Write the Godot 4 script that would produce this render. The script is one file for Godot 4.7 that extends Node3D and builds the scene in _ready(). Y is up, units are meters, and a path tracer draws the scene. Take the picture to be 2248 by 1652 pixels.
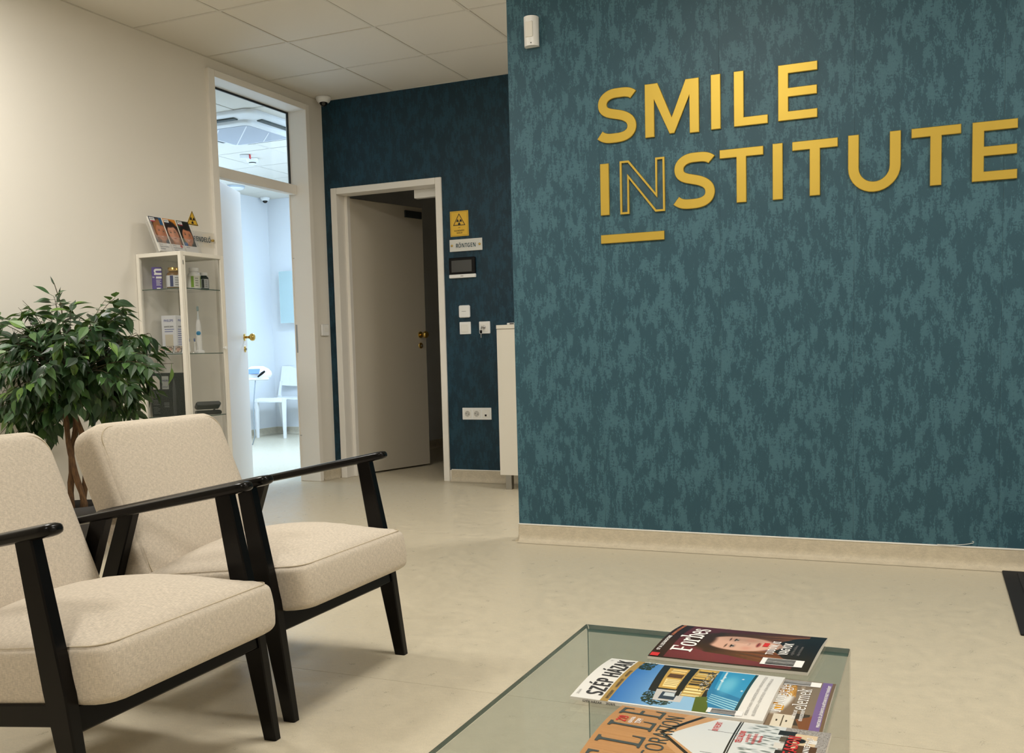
extends Node3D
# A clinic waiting area: camera and light first, then the shell, then the things.

var M := {}
var taken := {}
var rng := RandomNumberGenerator.new()
const CEIL := 2.727
const XL := -4.072      # left wall face
const ZB := -6.055      # back wall face
const ZR := -4.2        # teal partition face


# ------------------------------------------------------------------ mesh builder
class MB:
	var v := PackedVector3Array()
	var n := PackedVector3Array()
	var u := PackedVector2Array()
	var xf := Transform3D.IDENTITY

	func tri(a: Vector3, b: Vector3, c: Vector3, na: Vector3, nb: Vector3, nc: Vector3, ua := Vector2.ZERO, ub := Vector2.ZERO, uc := Vector2.ZERO) -> void:
		var cr := (b - a).cross(c - a)
		if cr.length_squared() < 1e-20:
			return
		var flip := cr.dot(na + nb + nc) > 0.0
		for p in ([a, c, b] if flip else [a, b, c]):
			v.append(xf * p)
		for p in ([na, nc, nb] if flip else [na, nb, nc]):
			n.append((xf.basis * p).normalized())
		for p in ([ua, uc, ub] if flip else [ua, ub, uc]):
			u.append(p)

	func quad(a: Vector3, b: Vector3, c: Vector3, d: Vector3, nn: Vector3, uvs := [Vector2(0, 1), Vector2(1, 1), Vector2(1, 0), Vector2(0, 0)]) -> void:
		tri(a, b, c, nn, nn, nn, uvs[0], uvs[1], uvs[2])
		tri(a, c, d, nn, nn, nn, uvs[0], uvs[2], uvs[3])

	func quad4(a: Vector3, b: Vector3, c: Vector3, d: Vector3, na: Vector3, nb: Vector3, nc: Vector3, nd: Vector3) -> void:
		tri(a, b, c, na, nb, nc)
		tri(a, c, d, na, nc, nd)

	# box between two corners with chamfered edges
	func box(lo: Vector3, hi: Vector3, bev := 0.0) -> MB:
		var c := (lo + hi) * 0.5
		var h := ((hi - lo) * 0.5).abs()
		var b := minf(bev, minf(h.x, minf(h.y, h.z)) * 0.9)
		var ax := [Vector3.RIGHT, Vector3.UP, Vector3.BACK]
		for i in 3:
			var j := (i + 1) % 3
			var k := (i + 2) % 3
			for s in [-1.0, 1.0]:
				var nn: Vector3 = ax[i] * s
				var o: Vector3 = c + nn * h[i]
				var e: Vector3 = ax[j] * (h[j] - b)
				var f: Vector3 = ax[k] * (h[k] - b)
				quad(o - e - f, o + e - f, o + e + f, o - e + f, nn)
		if b <= 0.0:
			return self
		for i in 3:
			var j := (i + 1) % 3
			var k := (i + 2) % 3
			for s in [-1.0, 1.0]:
				for t in [-1.0, 1.0]:
					var n1: Vector3 = ax[i] * s
					var n2: Vector3 = ax[j] * t
					var l: Vector3 = ax[k] * (h[k] - b)
					var p1: Vector3 = c + n1 * h[i] + n2 * (h[j] - b)
					var p2: Vector3 = c + n1 * (h[i] - b) + n2 * h[j]
					quad4(p1 - l, p1 + l, p2 + l, p2 - l, n1, n1, n2, n2)
		for sx in [-1.0, 1.0]:
			for sy in [-1.0, 1.0]:
				for sz in [-1.0, 1.0]:
					var sg := Vector3(sx, sy, sz)
					var q := h - Vector3(b, b, b)
					tri(c + sg * Vector3(h.x, q.y, q.z), c + sg * Vector3(q.x, h.y, q.z), c + sg * Vector3(q.x, q.y, h.z), Vector3(sx, 0, 0), Vector3(0, sy, 0), Vector3(0, 0, sz))
		return self

	# rings of points joined into a skin; ring normals point away from the ring centre
	func loft(rings: Array, caps := true, flat := false) -> MB:
		var m: int = rings[0].size()
		var cs := []
		for r in rings:
			var c := Vector3.ZERO
			for p in r:
				c += p
			cs.append(c / m)
		var nr := []
		for i in rings.size():
			var row := []
			for j in m:
				var r: Array = rings[i]
				var t: Vector3 = r[(j + 1) % m] - r[(j - 1 + m) % m]
				var along: Vector3 = rings[mini(i + 1, rings.size() - 1)][j] - rings[maxi(i - 1, 0)][j]
				var nn := t.cross(along)
				if nn.length_squared() < 1e-18:
					nn = r[j] - cs[i]
				if nn.length_squared() < 1e-18:
					nn = Vector3.UP
				if nn.dot(r[j] - cs[i]) < 0.0:
					nn = -nn
				row.append(nn.normalized())
			nr.append(row)
		for i in rings.size() - 1:
			for j in m:
				var k := (j + 1) % m
				var a: Vector3 = rings[i][j]
				var b: Vector3 = rings[i][k]
				var c: Vector3 = rings[i + 1][k]
				var d: Vector3 = rings[i + 1][j]
				if flat:
					var fn := (b - a).cross(d - a)
					if fn.length_squared() < 1e-18:
						fn = (c - b).cross(c - d)
					if fn.dot((a + b + c + d) * 0.25 - (cs[i] + cs[i + 1]) * 0.5) < 0.0:
						fn = -fn
					fn = fn.normalized()
					quad(a, b, c, d, fn)
				else:
					quad4(a, b, c, d, nr[i][j], nr[i][k], nr[i + 1][k], nr[i + 1][j])
		if caps:
			for e in [0, rings.size() - 1]:
				var o: Vector3 = cs[e] - cs[1 if e == 0 else e - 1]
				if o.length_squared() < 1e-16:
					o = Vector3.UP if e else Vector3.DOWN
				var fn: Vector3 = (rings[e][1] - rings[e][0]).cross(rings[e][2] - rings[e][0])
				if fn.dot(o) < 0.0:
					fn = -fn
				fn = fn.normalized()
				if fn.length_squared() < 0.5:
					fn = o.normalized()
				for j in m:
					tri(cs[e], rings[e][j], rings[e][(j + 1) % m], fn, fn, fn)
		return self

	# profile points (radius, height) turned round y at c; sharp corners kept
	func lathe(prof: Array, c: Vector3, seg := 20, basis := Basis.IDENTITY) -> MB:
		for i in prof.size() - 1:
			var p: Vector2 = prof[i]
			var q: Vector2 = prof[i + 1]
			var d := q - p
			if d.length() < 1e-7:
				continue
			var nl := Vector2(d.y, -d.x).normalized()
			var n0 := nl
			var n1 := nl
			if i > 0:
				var e: Vector2 = p - prof[i - 1]
				var ne := Vector2(e.y, -e.x).normalized()
				if ne.dot(nl) > 0.6:
					n0 = (ne + nl).normalized()
			if i < prof.size() - 2:
				var e: Vector2 = prof[i + 2] - q
				var ne := Vector2(e.y, -e.x).normalized()
				if ne.dot(nl) > 0.6:
					n1 = (ne + nl).normalized()
			for j in seg:
				var a0 := TAU * j / seg
				var a1 := TAU * (j + 1) / seg
				var d0 := Vector3(cos(a0), 0, sin(a0))
				var d1 := Vector3(cos(a1), 0, sin(a1))
				quad4(c + basis * (d0 * p.x + Vector3(0, p.y, 0)), c + basis * (d1 * p.x + Vector3(0, p.y, 0)), c + basis * (d1 * q.x + Vector3(0, q.y, 0)), c + basis * (d0 * q.x + Vector3(0, q.y, 0)),
					basis * (d0 * n0.x + Vector3(0, n0.y, 0)), basis * (d1 * n0.x + Vector3(0, n0.y, 0)), basis * (d1 * n1.x + Vector3(0, n1.y, 0)), basis * (d0 * n1.x + Vector3(0, n1.y, 0)))
		return self

	func tube(pts: Array, radii: Array, seg := 8, squash := 1.0) -> MB:
		var rings := []
		var side := Vector3.ZERO
		for i in pts.size():
			var t: Vector3 = (pts[mini(i + 1, pts.size() - 1)] - pts[maxi(i - 1, 0)]).normalized()
			if side == Vector3.ZERO:
				side = t.cross(Vector3.UP if absf(t.y) < 0.9 else Vector3.RIGHT).normalized()
			side = (side - t * side.dot(t)).normalized()
			var up := side.cross(t)
			var r: float = radii[mini(i, radii.size() - 1)]
			var ring := []
			for j in seg:
				var a := TAU * j / seg
				ring.append(pts[i] + side * cos(a) * r + up * sin(a) * r * squash)
			rings.append(ring)
		return loft(rings)

	# a flat outline in x,y given thickness along z (front at z1), edges chamfered by drawing the front a little smaller
	func slab(poly: PackedVector2Array, z0: float, z1: float, bev := 0.0) -> MB:
		var p := poly
		if Geometry2D.is_polygon_clockwise(p):
			p.reverse()
		var ins := PackedVector2Array()
		var cnt := p.size()
		for i in cnt:
			var e0 := (p[i] - p[(i - 1 + cnt) % cnt]).normalized()
			var e1 := (p[(i + 1) % cnt] - p[i]).normalized()
			var m0 := Vector2(-e0.y, e0.x)
			var m1 := Vector2(-e1.y, e1.x)
			var mm := (m0 + m1)
			mm = mm / maxf(0.35, mm.length_squared()) * 2.0
			ins.append(p[i] + mm * bev)
		var idx := Geometry2D.triangulate_polygon(ins)
		var lo := Vector2(INF, INF)
		var hi := -lo
		for q in p:
			lo = lo.min(q)
			hi = hi.max(q)
		var uvf := func(q: Vector2) -> Vector2: return Vector2((q.x - lo.x) / (hi.x - lo.x), 1.0 - (q.y - lo.y) / (hi.y - lo.y))
		for i in range(0, idx.size(), 3):
			var a := ins[idx[i]]
			var b := ins[idx[i + 1]]
			var c := ins[idx[i + 2]]
			tri(Vector3(a.x, a.y, z1), Vector3(b.x, b.y, z1), Vector3(c.x, c.y, z1), Vector3.BACK, Vector3.BACK, Vector3.BACK, uvf.call(a), uvf.call(b), uvf.call(c))
			tri(Vector3(a.x, a.y, z0), Vector3(b.x, b.y, z0), Vector3(c.x, c.y, z0), Vector3.FORWARD, Vector3.FORWARD, Vector3.FORWARD)
		for i in cnt:
			var j := (i + 1) % cnt
			var e := (p[j] - p[i]).normalized()
			var nn := Vector3(e.y, -e.x, 0)
			quad(Vector3(p[i].x, p[i].y, z0), Vector3(p[j].x, p[j].y, z0), Vector3(p[j].x, p[j].y, z1 - bev), Vector3(p[i].x, p[i].y, z1 - bev), nn)
			if bev > 0.0:
				quad(Vector3(p[i].x, p[i].y, z1 - bev), Vector3(p[j].x, p[j].y, z1 - bev), Vector3(ins[j].x, ins[j].y, z1), Vector3(ins[i].x, ins[i].y, z1), (nn + Vector3.BACK).normalized())
		return self

	# normals averaged over vertices that share a place
	func smooth() -> MB:
		var acc := {}
		for i in range(0, v.size(), 3):
			var fn := -(v[i + 1] - v[i]).cross(v[i + 2] - v[i])
			for k in 3:
				var key := Vector3i((v[i + k] * 20000.0).round())
				acc[key] = acc.get(key, Vector3.ZERO) + fn
		for i in v.size():
			n[i] = acc[Vector3i((v[i] * 20000.0).round())].normalized()
		return self

	func mesh() -> ArrayMesh:
		var a := []
		a.resize(Mesh.ARRAY_MAX)
		a[Mesh.ARRAY_VERTEX] = v
		a[Mesh.ARRAY_NORMAL] = n
		a[Mesh.ARRAY_TEX_UV] = u
		var m := ArrayMesh.new()
		if v.size():
			m.add_surface_from_arrays(Mesh.PRIMITIVE_TRIANGLES, a)
		return m


func mb(x := Transform3D.IDENTITY) -> MB:
	var b := MB.new()
	b.xf = x
	return b


# ------------------------------------------------------------------ naming
func numbered(called: String, parent: Node) -> String:
	var key := str(parent.get_instance_id()) + "/" + called
	var k: int = taken.get(key, -1) + 1
	taken[key] = k
	return called if k == 0 else "%s_%03d" % [called, k]


func obj(called: String, b, m: Material, parent: Node = self) -> MeshInstance3D:
	var o := MeshInstance3D.new()
	o.mesh = b.mesh() if b is MB else b
	o.material_override = m
	o.name = numbered(called, parent)
	parent.add_child(o, true)
	return o


func tag(o: Node, label: String, category: String, group := "") -> Node:
	o.set_meta("label", label)
	o.set_meta("category", category)
	if group:
		o.set_meta("group", group)
	return o


func thing(called: String, label: String, category: String, at := Vector3.ZERO, turn := 0.0, group := "") -> Node3D:
	var o := Node3D.new()
	o.name = numbered(called, self)
	add_child(o, true)
	o.position = at
	o.rotation.y = turn
	tag(o, label, category, group)
	return o


func struct(called: String, b, m: Material) -> MeshInstance3D:
	var o := obj(called, b, m)
	o.set_meta("kind", "structure")
	return o


func struct_node(called: String) -> Node3D:
	var o := Node3D.new()
	o.name = numbered(called, self)
	add_child(o, true)
	o.set_meta("kind", "structure")
	return o


# ------------------------------------------------------------------ materials
func mat(c: Color, rough := 0.6, metal := 0.0, spec := 0.5) -> StandardMaterial3D:
	var m := StandardMaterial3D.new()
	m.albedo_color = c
	m.roughness = rough
	m.metallic = metal
	m.metallic_specular = spec
	return m


func c8(r: int, g: int, b: int) -> Color:
	return Color(r / 255.0, g / 255.0, b / 255.0)


func pane(c: Color, a: float, rough := 0.02) -> StandardMaterial3D:
	var m := mat(Color(c.r, c.g, c.b, a), rough)
	m.transparency = BaseMaterial3D.TRANSPARENCY_ALPHA
	return m


func noise_bytes(w: int, h: int, freq: float, seed_: int, oct := 4, stretch := 1, across := 1) -> PackedByteArray:
	var f := FastNoiseLite.new()
	f.noise_type = FastNoiseLite.TYPE_SIMPLEX_SMOOTH
	f.frequency = freq
	f.seed = seed_
	f.fractal_octaves = oct
	var im := f.get_seamless_image(w / across, h / stretch, false, false, 0.12, true)
	im.convert(Image.FORMAT_L8)
	if im.get_width() != w or im.get_height() != h:
		im.resize(w, h, Image.INTERPOLATE_CUBIC)
	return im.get_data()


func tex(im: Image) -> ImageTexture:
	im.generate_mipmaps()
	return ImageTexture.create_from_image(im)


func rgb_image(w: int, h: int, f: Callable) -> Image:
	var d := PackedByteArray()
	d.resize(w * h * 3)
	var i := 0
	for y in h:
		for x in w:
			var c: Color = f.call(x, y, y * w + x)
			d[i] = clampi(int(c.r * 255.0), 0, 255)
			d[i + 1] = clampi(int(c.g * 255.0), 0, 255)
			d[i + 2] = clampi(int(c.b * 255.0), 0, 255)
			i += 3
	return Image.create_from_data(w, h, false, Image.FORMAT_RGB8, d)


func triplanar(m: StandardMaterial3D, scale: float, world := true) -> StandardMaterial3D:
	m.uv1_triplanar = true
	m.uv1_world_triplanar = world
	m.uv1_scale = Vector3.ONE * scale
	m.uv1_triplanar_sharpness = 8.0
	return m


func make_materials() -> void:
	M.wall = mat(c8(234, 229, 219), 0.85, 0.0, 0.3)
	M.ceiling = mat(c8(226, 221, 210), 0.95, 0.0, 0.2)
	M.tbar = mat(c8(216, 211, 200), 0.7)
	M.frame = mat(c8(241, 236, 227), 0.45, 0.0, 0.4)
	M.leaf_door = mat(c8(240, 237, 232), 0.4, 0.0, 0.4)
	M.xray_door = mat(c8(198, 190, 174), 0.45, 0.0, 0.35)
	M.exam_wall = mat(c8(232, 234, 236), 0.85, 0.0, 0.3)
	M.white = mat(c8(238, 236, 230), 0.4)
	M.cabinet = mat(c8(236, 231, 219), 0.4)
	M.plastic = mat(c8(240, 240, 238), 0.35)
	M.black = mat(c8(13, 12, 12), 0.35, 0.0, 0.3)
	M.dark_glass = mat(c8(12, 13, 14), 0.08)
	M.gasket = mat(c8(28, 32, 34), 0.6)
	M.brass = mat(c8(208, 176, 98), 0.2, 1.0)
	M.steel = mat(c8(178, 178, 176), 0.3, 1.0)
	M.chrome = mat(c8(205, 205, 205), 0.12, 1.0)
	M.gold = mat(c8(202, 171, 74), 0.46, 0.75, 0.5)
	M.wood = mat(c8(11, 9, 8), 0.24, 0.0, 0.32)
	M.glass = pane(c8(84, 104, 92), 0.08)
	M.glass.metallic_specular = 0.32
	M.table_glass = pane(c8(98, 126, 112), 0.19)
	M.table_glass.metallic_specular = 0.28
	M.table_bend = pane(c8(34, 70, 74), 0.86, 0.06)
	M.table_bend.metallic_specular = 0.3
	M.table_edge = pane(c8(26, 46, 42), 0.9, 0.06)
	M.shelf_edge = pane(c8(70, 96, 84), 0.8, 0.1)
	M.acrylic = pane(c8(226, 228, 226), 0.06)
	M.clear = pane(c8(150, 160, 160), 0.02)
	M.clear.metallic_specular = 0.2
	M.paper = mat(c8(238, 234, 226), 0.6)
	M.ink = mat(c8(20, 20, 22), 0.5)
	M.ink_white = mat(c8(244, 242, 238), 0.5)
	M.ink_red = mat(c8(206, 34, 36), 0.5)
	M.ink_teal = mat(c8(24, 62, 74), 0.5)
	M.ink_gold = mat(c8(176, 140, 74), 0.5)
	M.ink_grey = mat(c8(120, 118, 116), 0.5)
	M.ink_green = mat(c8(44, 58, 54), 0.5)
	M.yellow = mat(c8(228, 184, 58), 0.5)
	M.soil = mat(c8(30, 25, 21), 0.95)
	M.pot = mat(c8(62, 60, 60), 0.6)
	M.mat_rubber = mat(c8(20, 20, 21), 0.85)
	M.mirror = mat(c8(205, 225, 225), 0.03, 1.0)

	# brushed two-tone wallpaper
	var w := 1024
	var a := noise_bytes(w, w, 0.0125, 3, 5, 2)
	var b := noise_bytes(w, w, 0.055, 11, 3, 4)
	var c := noise_bytes(w, w, 0.16, 23, 3, 2)
	var d := noise_bytes(w, w, 0.14, 31, 2, 1, 5)
	var pattern := func(i: int) -> float:
		var f: float = (a[i] - 128) / 128.0
		var t: float = (b[i] - 128) / 128.0
		var g: float = (c[i] - 128) / 128.0
		var e: float = (d[i] - 128) / 128.0
		var k := f * 0.62 + t * 0.46 + g * 0.36 + maxf(0.0, f + 0.15) * e * 0.60
		var s := smoothstep(-0.13, 0.18, k)
		return clampf(s * 0.78 + g * 0.10 + f * 0.10, 0.0, 1.0)
	var mask := PackedFloat32Array()
	mask.resize(w * w)
	for i in w * w:
		mask[i] = pattern.call(i)
	var two_tone := func(lo: Color, hi: Color) -> StandardMaterial3D:
		var im := rgb_image(w, w, func(_x, _y, i): return lo.lerp(hi, mask[i]))
		var m := triplanar(mat(Color.WHITE, 0.5, 0.0, 0.45), 1.0 / 1.072)
		m.albedo_texture = tex(im)
		return m
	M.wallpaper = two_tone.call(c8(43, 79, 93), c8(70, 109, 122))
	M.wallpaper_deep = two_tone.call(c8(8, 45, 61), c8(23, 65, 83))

	# speckled vinyl
	var w2 := 512
	var fa := noise_bytes(w2, w2, 0.3, 5, 2)
	var fb := noise_bytes(w2, w2, 0.02, 6, 4)
	var fc := noise_bytes(w2, w2, 0.09, 7, 3, 1, 2)
	var vin := func(base: Color, amp: float) -> Image:
		return rgb_image(w2, w2, func(_x, _y, i):
			var k: float = 1.0 + amp * ((fa[i] - 128) / 128.0 * 0.8 + (fb[i] - 128) / 128.0 * 0.35 + (fc[i] - 128) / 128.0 * 0.35)
			return base * k)
	M.floor = triplanar(mat(Color.WHITE, 0.34, 0.0, 0.42), 1.0 / 0.7)
	M.floor.albedo_texture = tex(vin.call(c8(206, 195, 171), 0.05))
	var rough := rgb_image(w2, w2, func(_x, _y, i):
		var k: float = 0.36 + 0.10 * (fb[i] - 128) / 128.0 + 0.05 * (fa[i] - 128) / 128.0
		return Color(k, k, k))
	M.floor.roughness = 1.0
	M.floor.roughness_texture = tex(rough)
	M.skirting = triplanar(mat(Color.WHITE, 0.5, 0.0, 0.35), 1.0 / 0.5)
	M.skirting.albedo_texture = tex(vin.call(c8(200, 189, 167), 0.10))

	# heathered upholstery
	var ta := noise_bytes(w2, w2, 0.42, 41, 1, 16)
	var tb := noise_bytes(w2, w2, 0.42, 42, 1, 1, 16)
	var tc := noise_bytes(w2, w2, 0.03, 43, 3)
	var fab := rgb_image(w2, w2, func(x, y, i):
		var weave := 0.035 * (1.0 if (x + y) % 4 < 2 else -1.0)
		var k: float = 1.0 + 0.09 * (ta[i] - 128) / 128.0 + 0.09 * (tb[i] - 128) / 128.0 + 0.03 * (tc[i] - 128) / 128.0 + weave
		return c8(204, 192, 175) * k)
	M.fabric = triplanar(mat(Color.WHITE, 0.95, 0.0, 0.15), 1.0 / 0.19, false)
	M.fabric.albedo_texture = tex(fab)
	M.fabric.rim_enabled = true
	M.fabric.rim = 0.25
	M.seam = mat(c8(196, 182, 158), 0.9)

	# bark
	var ba := noise_bytes(256, 256, 0.05, 51, 4, 4)
	var bark := rgb_image(256, 256, func(_x, _y, i): return c8(128, 96, 62).lerp(c8(76, 54, 36), ba[i] / 255.0))
	M.bark = triplanar(mat(Color.WHITE, 0.85), 6.0, false)
	M.bark.albedo_texture = tex(bark)
	var tones := [c8(30, 54, 32), c8(38, 64, 36), c8(24, 46, 30), c8(68, 100, 52), c8(54, 84, 52), c8(92, 122, 56)]
	M.leaves = []
	for t in tones:
		var lm := mat(t, 0.38, 0.0, 0.5)
		lm.backlight_enabled = true
		lm.backlight = Color(0.22, 0.30, 0.10)
		M.leaves.append(lm)
	M.twig = mat(c8(70, 62, 40), 0.8)


# ------------------------------------------------------------------ lettering
func text_mesh(txt: String, serif := false, bold := true) -> PackedVector3Array:
	var f := SystemFont.new()
	f.font_names = PackedStringArray(["Droid Serif" if serif else "Droid Sans"])
	f.font_weight = 700 if bold else 400
	var t := TextMesh.new()
	t.text = txt
	t.font = f
	t.font_size = 40
	t.pixel_size = 0.01
	t.curve_step = 2.0
	t.depth = 0.0
	var arr := t.get_mesh_arrays()
	var vv: PackedVector3Array = arr[Mesh.ARRAY_VERTEX]
	var out := PackedVector3Array()
	var ix = arr[Mesh.ARRAY_INDEX]
	if ix != null and ix.size():
		for i in ix:
			out.append(vv[i])
	else:
		out = vv
	return out


# letters laid with their lower left at "at"; w (if given) is the whole width; h the height of the whole
func lay(b: MB, txt: String, at: Vector2, h: float, w: float, place: Callable, serif := false, bold := true) -> void:
	var vv := text_mesh(txt, serif, bold)
	var lo := Vector3(INF, INF, INF)
	var hi := -lo
	for p in vv:
		lo = lo.min(p)
		hi = hi.max(p)
	if vv.is_empty():
		return
	var sy := h / (hi.y - lo.y)
	var sx := sy if w <= 0.0 else w / (hi.x - lo.x)
	for i in range(0, vv.size(), 3):
		if absf(vv[i].z - lo.z) > 1e-5 and hi.z - lo.z > 1e-6:
			continue
		var q := []
		for k in 3:
			var p := vv[i + k] - lo
			q.append(place.call(at + Vector2(p.x * sx, p.y * sy)))
		var up: Vector3 = place.call(at + Vector2(0, 0.001)) - place.call(at)
		var rt: Vector3 = place.call(at + Vector2(0.001, 0)) - place.call(at)
		var nn := rt.cross(up).normalized()
		b.tri(q[0], q[1], q[2], nn, nn, nn)


# a writing plane: origin, right and up
func plane(o: Vector3, right: Vector3, up: Vector3) -> Callable:
	return func(p: Vector2) -> Vector3: return o + right * p.x + up * p.y


# ------------------------------------------------------------------ pictures for printed things
func blank(w: int, h: int, c: Color) -> Image:
	var im := Image.create(w, h, false, Image.FORMAT_RGB8)
	im.fill(c)
	return im


func ell(im: Image, cx: float, cy: float, rx: float, ry: float, c: Color, soft := 0.15, ang := 0.0) -> void:
	var R := maxf(rx, ry) * (1.0 + soft)
	for y in range(maxi(0, int(cy - R)), mini(im.get_height(), int(cy + R) + 1)):
		for x in range(maxi(0, int(cx - R)), mini(im.get_width(), int(cx + R) + 1)):
			var p := Vector2(x - cx, y - cy).rotated(-ang)
			var d := Vector2(p.x / rx, p.y / ry).length()
			var k := 1.0 - smoothstep(1.0 - soft, 1.0 + soft * 0.5, d)
			if k > 0.0:
				im.set_pixel(x, y, im.get_pixel(x, y).lerp(c, k * c.a))


func poly(im: Image, pts: Array, c: Color) -> void:
	var pp := PackedVector2Array(pts)
	var lo := Vector2(INF, INF)
	var hi := -lo
	for p in pp:
		lo = lo.min(p)
		hi = hi.max(p)
	for y in range(maxi(0, int(lo.y)), mini(im.get_height(), int(hi.y) + 1)):
		for x in range(maxi(0, int(lo.x)), mini(im.get_width(), int(hi.x) + 1)):
			if Geometry2D.is_point_in_polygon(Vector2(x + 0.5, y + 0.5), pp):
				im.set_pixel(x, y, im.get_pixel(x, y).lerp(Color(c.r, c.g, c.b), c.a))


func rect(im: Image, x: float, y: float, w: float, h: float, c: Color) -> void:
	im.fill_rect(Rect2i(int(x), int(y), maxi(1, int(w)), maxi(1, int(h))), c)


func shade(im: Image, y0: int, y1: int, c0: Color, c1: Color) -> void:
	for y in range(y0, y1):
		im.fill_rect(Rect2i(0, y, im.get_width(), 1), c0.lerp(c1, float(y - y0) / (y1 - y0)))


# a head with hair, drawn round (cx, cy) with face height s
func portrait(im: Image, cx: float, cy: float, s: float, skin: Color, hair: Color, long_hair: bool, tilt := 0.0) -> void:
	var R := func(x: float, y: float) -> Vector2: return Vector2(cx, cy) + Vector2(x, y).rotated(tilt) * s
	var put := func(x: float, y: float, rx: float, ry: float, c: Color, soft := 0.2, an := 0.0) -> void:
		var p: Vector2 = R.call(x, y)
		ell(im, p.x, p.y, rx * s, ry * s, c, soft, tilt + an)
	put.call(0, -0.12, 0.52, 0.62, hair)
	if long_hair:
		for k in 11:
			for sd in [-1.0, 1.0]:
				for f in 22:
					var q := f / 21.0
					put.call(sd * (0.30 + 0.032 * k * (0.6 + q) + 0.035 * sin(q * 7.0 + k * 1.7)), -0.30 + q * 1.60, 0.042, 0.07, hair.lerp(Color(0.66, 0.40, 0.22), 0.85 * sqrt(q) * (0.4 + 0.6 * sin(k * 2.4 + sd) * sin(k * 2.4 + sd))), 0.5)
	put.call(0, 0.62, 0.17, 0.30, skin.darkened(0.22))
	put.call(0, 0.05, 0.365, 0.50, skin, 0.12)
	put.call(0, 0.22, 0.29, 0.36, skin.lightened(0.05), 0.6)
	put.call(0.2, 0.1, 0.16, 0.34, skin.darkened(0.16), 0.9)
	put.call(0, -0.43, 0.36, 0.13, hair, 0.5)
	for sd in [-1.0, 1.0]:
		put.call(sd * 0.155, -0.035, 0.085, 0.045, skin.darkened(0.30), 0.9)
		put.call(sd * 0.155, -0.03, 0.060, 0.024, Color(0.80, 0.76, 0.73), 0.4)
		put.call(sd * 0.155, -0.03, 0.030, 0.027, Color(0.14, 0.09, 0.07), 0.4)
		put.call(sd * 0.155, -0.052, 0.068, 0.012, Color(0.10, 0.06, 0.05), 0.6, sd * 0.04)
		put.call(sd * 0.165, -0.125, 0.095, 0.015, hair.lerp(skin, 0.25), 0.8, sd * -0.04)
		put.call(sd * 0.2, 0.17, 0.10, 0.08, Color(0.85, 0.50, 0.42, 0.30), 0.9)
	put.call(0.035, 0.07, 0.022, 0.14, skin.darkened(0.10), 0.9)
	put.call(0.0, 0.17, 0.060, 0.022, skin.darkened(0.22), 0.8)
	put.call(0.0, 0.155, 0.035, 0.03, skin.lightened(0.10), 0.8)
	put.call(0, 0.305, 0.125, 0.034, Color(0.66, 0.32, 0.29), 0.5)
	put.call(0, 0.300, 0.105, 0.009 if long_hair else 0.017, Color(0.42, 0.18, 0.17) if long_hair else Color(0.92, 0.88, 0.86), 0.5)
	put.call(0, 0.375, 0.08, 0.016, skin.darkened(0.16), 0.9)


func print_mat(im: Image, rough := 0.28) -> StandardMaterial3D:
	var m := mat(Color.WHITE, rough, 0.0, 0.5)
	m.albedo_texture = tex(im)
	return m


# ------------------------------------------------------------------ the scene
func _ready() -> void:
	rng.seed = 7
	# camera
	var cam := Camera3D.new()
	cam.name = "camera"
	cam.projection = Camera3D.PROJECTION_FRUSTUM
	cam.near = 0.05
	cam.far = 60.0
	var f := 2131.44
	cam.size = cam.near * 1652.0 / f
	cam.frustum_offset = Vector2(0, cam.near * (943.56 - 826.0) / f)
	cam.position = Vector3(0, 0.90258, 0)
	cam.rotation_order = EULER_ORDER_YXZ
	cam.rotation = Vector3(-0.081118554, 0.410586384, -0.025360682)
	add_child(cam)
	cam.current = true
	# sky, exposure
	var env := Environment.new()
	env.background_mode = Environment.BG_SKY
	var sky := Sky.new()
	var sm := ProceduralSkyMaterial.new()
	sm.sky_top_color = c8(120, 160, 220)
	sm.sky_horizon_color = c8(205, 222, 240)
	sm.ground_bottom_color = c8(120, 118, 112)
	sm.ground_horizon_color = c8(190, 200, 208)
	sm.sky_energy_multiplier = 1.0
	sky.sky_material = sm
	env.sky = sky
	env.tonemap_mode = Environment.TONE_MAPPER_LINEAR
	env.tonemap_exposure = 1.0
	env.sdfgi_enabled = true
	env.ssao_enabled = true
	env.ssil_enabled = true
	var we := WorldEnvironment.new()
	we.name = "world_environment"
	we.environment = env
	add_child(we)
	# light: warm ceiling panels in the waiting area, a cool window and panels in the surgery
	make_materials()
	var warm := Color(1.0, 0.985, 0.955)
	ceiling_lamp(Vector3(-3.30, CEIL, -2.47), warm, 3.7)
	ceiling_lamp(Vector3(-0.97, CEIL, -2.47), warm, 2.9)
	ceiling_lamp(Vector3(1.37, CEIL, -2.47), warm, 3.7)
	ceiling_lamp(Vector3(-0.97, CEIL, 0.5), warm, 3.0)
	ceiling_lamp(Vector3(-0.97, CEIL, -5.15), warm, 2.8)
	surgery_window(Color(0.76, 0.88, 1.0), 8.0)
	surgery_lamp(Vector3(-4.76, CEIL, -7.46), Color(0.78, 0.89, 1.0), 7.5)

	shell()
	doors()
	wall_things()
	sign_letters()
	ceiling_things()
	display_cabinet()
	surgery_things()
	plant()
	armchairs()
	coffee_table()
	magazines()
	small_things()


func lamp_light(at: Vector3, basis: Basis, size: Vector2, col: Color, energy: float, parent: Node3D) -> void:
	var l := AreaLight3D.new()
	l.name = numbered("panel_light", parent)
	l.area_size = size
	l.light_color = col
	l.light_energy = energy
	l.area_normalize_energy = true
	l.shadow_enabled = true
	l.set("area_range", 14.0)
	l.set("area_attenuation", 2.0)
	l.transform = Transform3D(basis, at)
	parent.add_child(l, true)


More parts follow.
